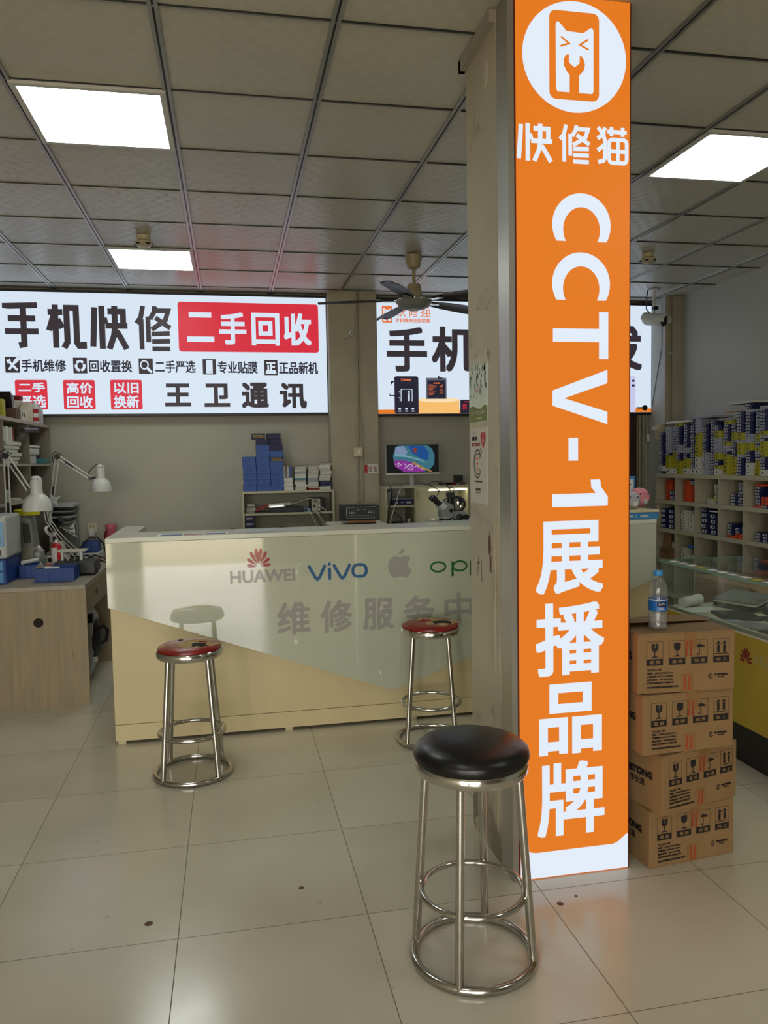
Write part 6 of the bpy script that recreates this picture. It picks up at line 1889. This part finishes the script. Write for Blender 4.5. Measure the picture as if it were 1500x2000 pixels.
# glass display case
GX0, GX1, GY0, GY1 = 2.335, 2.86, 1.9, 3.92
t = thing('display_case', 'glass topped display case with yellow front and black plinth', 'display case', (2.6, 2.9, 0))
build('plinth', MB().box(GX0 + .035, GX1 - .03, GY0 + .03, GY1 - .03, 0, .195), 'plinth', t)
fr = build('front_panel', MB().box(GX0, GX0 + .018, GY0, GY1, .195, .630, .002), 'yellow_panel', t)
build('end_panel', MB().box(GX0 + .0185, GX1 - .0185, GY1 - .018, GY1, .195, .630, .002), 'yellow_panel', t)
build('back_panel', MB().box(GX1 - .018, GX1, GY0, GY1, .195, .630), 'yellow_panel', t)
build('deck', MB().box(GX0, GX1, GY0, GY1, .6305, .640), 'cloth', t)
build('deck_rail', MB().box(GX0 - .003, GX0 + .008, GY0, GY1, .6405, .655, .002), 'steel', t)
build('glass_front', MB().box(GX0 + .001, GX0 + .007, GY0, GY1, .6555, .884), 'case_glass', t)
build('glass_end', MB().box(GX0 + .008, GX1 - .002, GY1 - .008, GY1 - .002, .6405, .884), 'case_glass', t)
gt = build('glass_top', MB().box(GX0 - .004, GX1, GY0, GY1, .8845, .893), 'case_glass', t)
build('glass_edge', MB().box(GX0 - .0085, GX0 - .0045, GY0, GY1, .8835, .894).box(GX0 - .004, GX1, GY1 + .0005, GY1 + .004, .8835, .894), 'glass_edge', gt)
HP = Plane((GX0, 0, 0), (0, -1, 0), (0, 0, 1))
m = MB(); flower(m, HP, -3.184, .505, .092, .0006); build('maroon_flower_logo', m, 'maroon', fr)
m = MB(); text(m, HP, 'HUAWEI', (-3.122, -2.85, .513, .567), .0006, .002); build('grey_wordmark', m, mat('faded_grey_vinyl', (150, 140, 92), .5, 0, .05), fr)
# tags along the glass edge and the goods inside
rnd = random.Random(8)
for k in range(20):
    y = 3.84 - k * .085
    solo('price_tag', MB().box(GX0 + .012, GX0 + .05, y - .03, y + .022, .8935, .8950), ('paper', 'label', 'paper', 'yellow_box', 'label')[k % 5], (GX0 + .03, y, .8935),
         ('yellow' if k % 5 == 3 else 'white') + ' paper tag in the row along the glass top edge', 'tag', ('yellow' if k % 5 == 3 else 'white') + ' tags along the glass top')
DK = .6405
ITEMS = [('black_tablet', 2.53, 3.53, .19, .22, .012, -.3, 'black', 'large black tablet lying in the middle of glass case'),
         ('silver_tablet', 2.46, 3.30, .13, .17, .010, .35, 'grey', 'silver tablet lying at the front of the glass case'),
         ('slate_tablet', 2.48, 3.08, .16, .22, .009, .1, 'dark', 'slate tablet lying flat nearest in the glass case'),
         ('slate_tablet', 2.43, 3.42, .09, .10, .008, .2, 'grey_box', 'bluish grey thin tablet by the case front'),
         ('white_sheet', 2.66, 3.20, .16, .22, .004, .2, 'paper', 'white sheet lying in the glass case by blue tray')]
for nm, x, y, w, d, h, rz, mm, lab in ITEMS:
    z = DK + .0004 + (.013 if nm == 'silver_tablet' else 0) * 0
    t = thing(nm, lab, 'tablet' if 'tablet' in nm else 'sheet', (x, y, z), rz)
    build('body', MB().box(-w / 2, w / 2, -d / 2, d / 2, 0, h, .002 if h > .006 else 0), mm, t, local=True)
    if 'tablet' in nm:
        build('camera_lens', MB().lathe([(.006, h), (.006, h + .001), (0, h + .001)], (w * .36, d * .4, 0), 14), 'black', t, True, local=True)
t = thing('clipboard_stack', 'stack of clipboards and papers tilted in the glass case', 'clipboard', (2.71, 3.72, DK), .30)
for k, mm in enumerate(('black', 'black', 'offpaper', 'screen_grey')):
    build('board', MB().box(-.09, .09, -.125, .125, .020 + k * .012, .029 + k * .012, .002, rot=(0, -.16, .03 * k)), mm, t, local=True)
build('clip', MB().box(-.03, .03, -.127, -.11, .064, .074, .002, rot=(0, -.16, 0)), 'steel', t, local=True)
t = thing('paper_roll', 'rolled white paper at the far end of the glass case', 'paper', (2.52, 3.82, DK))
build('roll', MB().cyl((2.40, 3.81, DK + .03), (2.54, 3.865, DK + .035), .028, seg=20), 'paper', t, True)
build('loose_sheet', MB().box(2.36, 2.54, 3.66, 3.80, DK + .001, DK + .003, rot=(0, 0, -.2)), 'paper', t)
t = thing('blue_tray', 'grey blue tray with lid inside the glass case, right side', 'tray', (2.76, 3.55, DK))
build('base', MB().box(2.70, 2.84, 3.34, 3.56, DK, DK + .03, .006), 'dark', t)
build('lid', MB().box(2.71, 2.83, 3.35, 3.55, DK + .0305, DK + .055, .010), mat('slate_blue_plastic', (92, 108, 118), .35, 0, .05), t)
t = thing('phone_cover', 'small black phone cover lying before the blue tray', 'phone', (2.58, 3.32, DK))
build('body', MB().box(2.60, 2.67, 3.34, 3.46, DK + .0005, DK + .010, .003, rot=(0, 0, -.2)), 'black', t)
for k in range(5):
    solo('cable_bag', MB().box(2.38 + .10 * (k % 2), 2.46 + .10 * (k % 2), 2.2 + .17 * k, 2.3 + .17 * k, DK, DK + .018, .004), ('grey', 'offpaper', 'dark', 'paper', 'grey_box')[k], (2.42, 2.25 + .17 * k, DK), 'flat packet lying in the near end of the glass case', 'packet', 'flat packets in the glass case')
solo('edge_towel', MB().box(GX0 + .010, GX0 + .04, 2.6, 3.60, DK, DK + .014, .005), 'cloth', (GX0 + .04, 3.1, DK), 'ivory towel rolled along the front edge inside case', 'towel')
t = thing('storage_carton', 'big open cardboard box behind the glass case', 'box', (3.1, 4.2, 0))
build('body', MB().box(2.92, 3.50, 3.95, 4.50, 0, .70, .004), 'kraft_in', t)
build('flap', MB().box(2.90, 3.50, 3.80, 3.95, .69, .70, rot=(.2, 0, 0)), 'kraft', t)

# posters on the middle pillar
t = thing('pillar_poster', 'pale poster with olive foot and torn tape on pillar', 'poster', (.9235, 2.82, 1.61))
build('sheet', MB().prism([PS.pt(-2.926, 1.612, 0), PS.pt(-2.715, 1.61, 0), PS.pt(-2.706, 1.831, 0), PS.pt(-2.928, 1.835, 0)], PS.n * .0012), 'poster_pale', t)
m = MB(); m.poly([PS.pt(a, b, .0016) for a, b in ((-2.924, 1.614), (-2.717, 1.612), (-2.715, 1.668), (-2.75, 1.672), (-2.79, 1.66), (-2.83, 1.664), (-2.88, 1.676), (-2.924, 1.672))])
build('olive_print', m, 'olive', t)
m = MB()
rnd = random.Random(2)
for k in range(34):
    a, b = -2.92 + .2 * rnd.random(), 1.70 + .125 * rnd.random() ** .6
    shape(m, PS, ell(a, b, .004 + .006 * rnd.random(), .004 + .012 * rnd.random(), 7), .0016)
for k in range(3):
    stroke(m, PS, [(-2.90 + .06 * k, 1.70), (-2.90 + .06 * k, 1.80)], .002, .0016)
build('leaf_print', m, mat('grey_green_print', (112, 128, 112), .8, 0, .1), t)
m = MB(); stroke(m, PS, [(-2.86, 1.75), (-2.845, 1.73), (-2.82, 1.728), (-2.81, 1.75)], .004, .0017); build('red_print', m, 'red', t)
m = MB(); text(m, PS, 'FOOD POINTZERO', (-2.90, -2.735, 1.640, 1.652), .0018, .0004); stroke(m, PS, [(-2.86, 1.626), (-2.78, 1.626)], .004, .0018); build('pale_print', m, 'offpaper', t)
build('tape', MB().prism([PS.pt(-2.928, 1.830, .001), PS.pt(-2.70, 1.82, .001), PS.pt(-2.685, 1.868, .012), PS.pt(-2.80, 1.852, .004), PS.pt(-2.925, 1.848, .001)], PS.n * .0008), 'offpaper', t)
t = thing('pillar_notice', 'white payment notice with red heart in plastic sleeve on pillar', 'notice', (.9235, 2.82, 1.3))
build('sheet', MB().prism([PS.pt(-2.925, 1.305, 0), PS.pt(-2.722, 1.305, 0), PS.pt(-2.713, 1.590, 0), PS.pt(-2.918, 1.592, 0)], PS.n * .0012), mat('notice_paper', (190, 186, 172), .5, 0, .03, coat=.4), t)
m = MB()
H = [(0, -.035), (-.03, -.004), (-.034, .016), (-.022, .03), (-.006, .026), (0, .014), (.006, .026), (.022, .03), (.034, .016), (.03, -.004)]
shape(m, PS, [(-2.765 + a * .9, 1.545 + b) for a, b in H], .0016)
text(m, PS, '推广立减2元', (-2.90, -2.80, 1.522, 1.536), .0016, .0008)
build('red_print', m, 'red', t)
m = MB()
text(m, PS, '商家扫码', (-2.90, -2.835, 1.543, 1.560), .0016, .0008)
text(m, PS, '推荐使用', (-2.90, -2.85, 1.568, 1.573), .0016, .0)
for r, w in ((.042, .006), (.032, .004)):
    stroke(m, PS, ell(-2.835, 1.455, r, r * 1.25, 26, 30, 330), w, .0016, False)
stroke(m, PS, ell(-2.795, 1.50, .010, .012, 14), .004, .0016, True)
text(m, PS, '收款码', (-2.87, -2.78, 1.385, 1.392), .0016, .0003)
text(m, PS, '支付方式', (-2.86, -2.80, 1.352, 1.364), .0016, .0006)
stroke(m, PS, [(-2.86, 1.345), (-2.80, 1.345)], .002, .0016, caps=False)
build('print', m, 'ink', t)
m = MB(); stroke(m, PS, [(-2.845, 1.475), (-2.825, 1.475)], .007, .0016); stroke(m, PS, [(-2.845, 1.455), (-2.825, 1.455)], .007, .0016); stroke(m, PS, [(-2.84, 1.43), (-2.83, 1.44)], .008, .0016)
build('orange_print', m, 'orange', t)
m = MB(); stroke(m, PS, [(-2.762, 1.56), (-2.758, 1.54), (-2.768, 1.53), (-2.772, 1.545)], .004, .0022); build('white_note', m, 'paper', t)
solo('faded_sticker', MB().box(.9222, .9248, 2.655, 2.70, 1.06, 1.12), 'brown', (.9235, 2.68, 1.06), 'small brown faded sticker near the light box edge on pillar', 'sticker')

# dirt flecks dropped on the floor
for x, y, r, mm, lab in ((1.03, 2.33, .012, 'brown', 'brown dirt fleck on the floor below the orange sign'), (1.10, 2.36, .006, 'brown', 'tiny brown dirt fleck below the orange sign'),
                         (.20, 2.62, .010, 'brown', 'brown ring stain on the floor before the black stool'), (1.21, 1.55, .010, 'dark', 'dark leaf crumb on the floor right of the black stool'), (-.30, 2.52, .014, 'brown', 'small reddish stamp mark on the floor tiles'),
                         (-1.55, 4.55, .022, 'dark', 'dark spot on the floor before the workbench')):
    solo('floor_fleck', MB().lathe([(r, 0), (r * .8, .0012), (0, .0014)], (x, y, 0.0), 10), mm, (x, y, 0), lab, 'dirt fleck')
